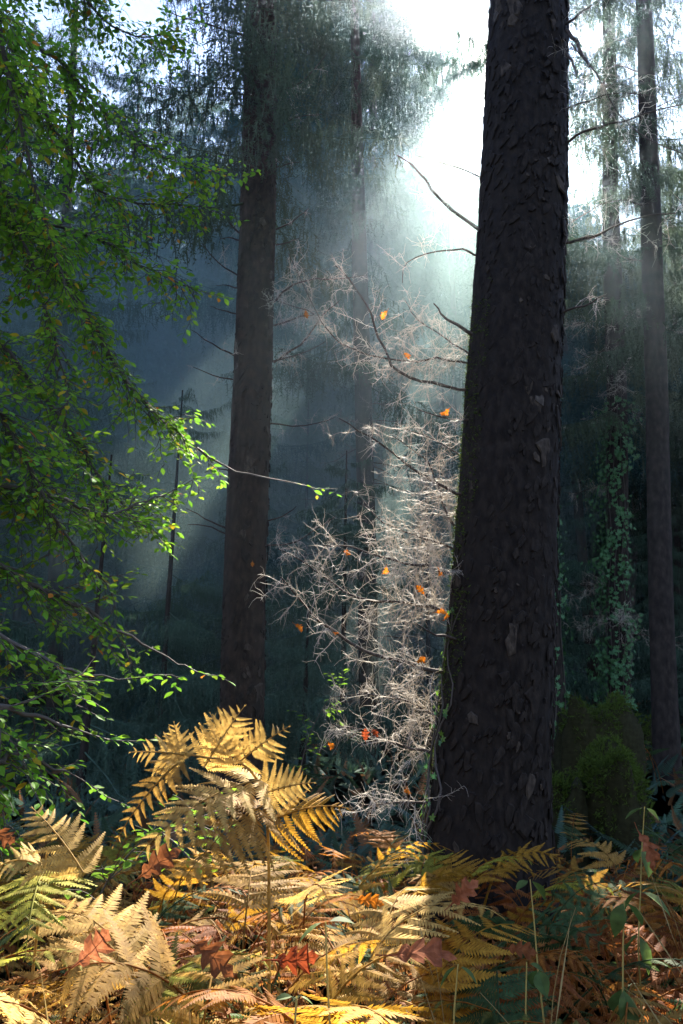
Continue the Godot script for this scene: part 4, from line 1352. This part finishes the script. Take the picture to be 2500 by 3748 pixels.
func plants() -> void:
	leafy_plant("tallest green plant, its big leaves hanging below the mossy stumps", Vector3(1.25, -0.2, -3.9), 1.12, 4, 0.13, Vector3(0.08, 0, 0.05), M.plant_leaf, 0.55)
	leafy_plant("young green plant with a bluish leaf rosette, below the middle of the thick trunk's foot", Vector3(0.66, -0.1, -3.0), 0.86, 2, 0.1, Vector3(-0.03, 0, 0), M.plant_leaf)
	leafy_plant("green plant with one large hanging oval leaf in the shaded bed", Vector3(0.86, -0.1, -2.9), 0.82, 2, 0.13, Vector3(0.05, 0, 0.02), M.plant_leaf, 0.9)
	leafy_plant("low green plant with two broad leaves beside the edge of the sunny strip", Vector3(0.28, -0.05, -2.5), 0.68, 1, 0.12, Vector3(0.04, 0, 0), M.plant_leaf, 0.8)
	leafy_plant("yellow-green small plant in the shaded rust bracken", Vector3(0.5, -0.05, -2.6), 0.66, 2, 0.08, Vector3(0.03, 0, 0), M.plant_leaf)
	leafy_plant("green seedling with pale leaves close to the lens by the near right corner", Vector3(0.60, 0, -2.0), 0.6, 2, 0.09, Vector3(0.03, 0, 0), M.plant_leaf)
	leafy_plant("tall yellow-stemmed plant with a pair of bluish leaves beside the golden frond", Vector3(-0.02, -0.05, -2.3), 0.83, 2, 0.11, Vector3(-0.02, 0, 0), M.plant_leaf, 0.1)
	leafy_plant("slender plant with tiny leaves in the near middle, its stem lit orange", Vector3(-0.11, 0, -1.9), 0.72, 2, 0.07, Vector3(0.02, 0, 0), M.plant_leaf, 0.0)
	leafy_plant("green plant reaching over the bracken before the bare trunk", Vector3(1.75, -0.2, -4.4), 0.95, 3, 0.13, Vector3(0.05, 0, 0), M.plant_leaf, 0.2)
	sapling("beech_sapling", "bright green sapling arching in the gap between the two nearest trunks", Vector3(-0.45, -0.25, -8.0), [Vector3(0, 0, 0), Vector3(0.05, 1.0, 0), Vector3(0.2, 1.55, 0.1), Vector3(0.48, 1.95, 0.2)], 16, 0.06)
	sapling("beech_sapling", "low leafy sapling beside the bleached bracken blades", Vector3(-1.35, -0.1, -4.6), [Vector3(0, 0, 0), Vector3(0.1, 0.5, 0), Vector3(0.35, 0.8, 0.1), Vector3(0.7, 0.9, 0.2)], 22, 0.06)
	var k := 0
	for q in [[0.42, -2.1, 0.95, 0.1], [0.52, -1.9, 0.8, -0.25], [0.2, -1.7, 0.62, 0.5], [0.72, -2.3, 0.8, 0.3], [-0.35, -1.8, 0.75, 0.15], [-0.6, -2.0, 0.7, -0.3], [0.05, -1.55, 0.55, -0.4], [0.9, -2.6, 0.9, 0.15], [0.35, -2.9, 0.85, -0.12], [1.05, -2.4, 0.7, -0.35], [-0.15, -1.6, 0.6, 0.45], [0.62, -1.75, 0.6, 0.35], [-0.85, -2.3, 0.72, 0.35], [1.3, -3.3, 0.9, -0.2]]:
		var b := Builder.new()
		var lean: float = q[3]
		var h: float = q[2]
		b.tube(smooth_path([Vector3.ZERO, Vector3(lean * 0.15, h * 0.4, 0.02), Vector3(lean * 0.5, h * 0.8, 0.05), Vector3(lean, h, 0.1)]), 0.002, 0.0007, 5)
		for j in 3:
			var s := 0.2 + 0.25 * j
			var p := Vector3(lean * s * s, h * s, 0.03)
			var dir := Vector3(rng.randf_range(-0.6, 0.6), 0.8, rng.randf_range(-0.5, 0.5)).normalized()
			b.smooth = false
			b.lance(p, dir * 0.28, dir.cross(Vector3(0, 0, 1)).normalized(), 0.0022)
		var o := single("grass_stalk", b.mesh(), M.grass, "", "grass stalk", Transform3D(Basis(), Vector3(q[0], ground(q[0], q[1]) - 0.02, q[1])), "dry grass stalks in the bracken")
		to_label.append({"node": o, "tone": "dry", "where": "among the near bracken", "noun": "grass stalk", "extra": "leaning " if absf(lean) > 0.28 else "upright "})
		k += 1


func oak_leaf(label: String, at: Vector3, dir: Vector3, up: Vector3, size: float, mat: Material, form: int, group := "fallen oak leaves") -> void:
	single("oak_leaf", M.oak[form], mat, label, "leaf", turned(dir, up, size, at), group)


func oak_leaves() -> void:
	oak_leaf("large pink-brown oak leaf lying flat across the edge of the sunny strip", Vector3(0.10, 0.775, -1.98), Vector3(1, -0.02, 0.1), Vector3(0.1, 0.8, 0.5), 0.15, M.oak_pink, 0)
	oak_leaf("big red oak leaf at the near edge of the bracken, its lobes upright", Vector3(-0.02, 0.62, -1.75), Vector3(0.75, 0.1, 0.3), Vector3(-0.1, 0.5, 0.9), 0.15, M.oak_red, 2)
	oak_leaf("red-brown oak leaf behind the thin lit stem in the near middle", Vector3(-0.16, 0.75, -2.05), Vector3(0.9, 0.1, 0.1), Vector3(0, 0.5, 0.8), 0.11, M.oak_red, 1)
	oak_leaf("dull orange oak leaf tilted under the tallest pale fern", Vector3(-0.55, 0.86, -2.4), Vector3(0.8, 0.5, 0.0), Vector3(0, 0.5, 0.8), 0.14, M.oak_brown, 0)
	oak_leaf("pinkish oak leaf propped on the left shaded fronds", Vector3(-0.62, 0.72, -2.1), Vector3(0.5, 0.5, 0.2), Vector3(0.1, 0.5, 0.8), 0.13, M.oak_pink, 1)
	oak_leaf("curled rusty oak leaf hung on a leaf of the tallest green plant", Vector3(1.19, 0.86, -3.55), Vector3(0.2, -0.9, 0.2), Vector3(0.3, 0.1, 0.9), 0.16, M.oak_pink, 2)
	oak_leaf("glowing orange oak leaf on the sunlit gold bracken", Vector3(0.04, 0.72, -2.9), Vector3(0.9, -0.15, 0.1), Vector3(0, 0.6, 0.7), 0.1, M.oak_orange, 0)
	oak_leaf("brown oak leaf caught beside the bleached bracken blades", Vector3(-1.2, 0.93, -3.0), Vector3(0.8, -0.4, 0.1), Vector3(0, 0.5, 0.8), 0.11, M.oak_brown, 1)
	oak_leaf("pale pink oak leaf resting in the shade just right of the sunny strip", Vector3(0.36, 0.68, -3.0), Vector3(0.6, 0.5, 0.1), Vector3(0, 0.4, 0.9), 0.13, M.oak_pink, 2)
	oak_leaf("small brown oak leaf low in the shaded rust bracken", Vector3(0.5, 0.6, -2.8), Vector3(0.8, -0.1, 0.1), Vector3(0, 0.5, 0.8), 0.1, M.oak_brown, 0)
	oak_leaf("little orange oak leaf at the near edge below the large pink one", Vector3(0.2, 0.52, -1.75), Vector3(0.1, 0.8, 0.1), Vector3(0.4, 0.1, 0.9), 0.06, M.oak_pink, 1)
	oak_leaf("dark oak leaf curled among the left golden fronds", Vector3(-0.35, 0.78, -2.1), Vector3(0.7, -0.5, 0.1), Vector3(0, 0.5, 0.8), 0.13, M.oak_brown, 2)
	var caught := [[Vector3(0.59, 4.68, -7.15), "highest of the orange leaves caught left of the thick trunk"], [Vector3(1.0, 4.12, -7.15), "orange leaf caught on the short stub against the thick trunk"], [Vector3(0.80, 2.22, -7.1), "brightest orange leaf pair in the sunlit twigs against the trunk"], [Vector3(0.88, 2.16, -7.15), "second orange leaf of the pair in the sunlit twigs"], [Vector3(0.62, 1.80, -7.1), "orange leaf hung low in the sunlit twig tangle"],
		[Vector3(0.45, 5.2, -7.3), "small yellow leaf floating high in the hazy twigs"], [Vector3(0.74, 2.4, -7.3), "amber leaf upright in the middle of the twig tangle"], [Vector3(0.90, 2.56, -7.2), "amber leaf near the top of the twig tangle"], [Vector3(0.25, 1.25, -7.2), "dark red leaf hanging at the foot of the tangle"], [Vector3(0.2, 1.15, -7.2), "red leaf just below the dark red one"],
		[Vector3(-0.12, 1.15, -7.4), "orange leaf low in the shaded twigs"], [Vector3(0.55, 0.75, -7.2), "lowest orange leaf in the tangle above the bracken"], [Vector3(-0.05, 2.05, -7.3), "orange leaf on the long drooping dead branch"], [Vector3(0.05, 2.7, -7.0), "orange leaf on the upper dead branch of the tangle"], [Vector3(0.4, 2.65, -7.2), "pale orange leaf in the brightest twigs"],
		[Vector3(-1.14, 3.33, -10.4), "fiery leaf hung on the twigs of the slimmer straight trunk"], [Vector3(-0.50, 6.88, -10.4), "yellow leaf on the sunlit spray beside the slimmer trunk"], [Vector3(-0.42, 2.15, -7.3), "little amber leaf at the outer end of the dead branch"]]
	for i in caught.size():
		var mat: Material = M.oak_red if i in [8, 9] else M.oak_orange
		single("oak_leaf", M.oak[i % 3], mat, caught[i][1], "leaf", turned(any_dir() + Vector3(0, -0.3, 0), Vector3(0, 0.3, 1), rng.randf_range(0.09, 0.14), caught[i][0]), "autumn leaves caught in dead twigs")
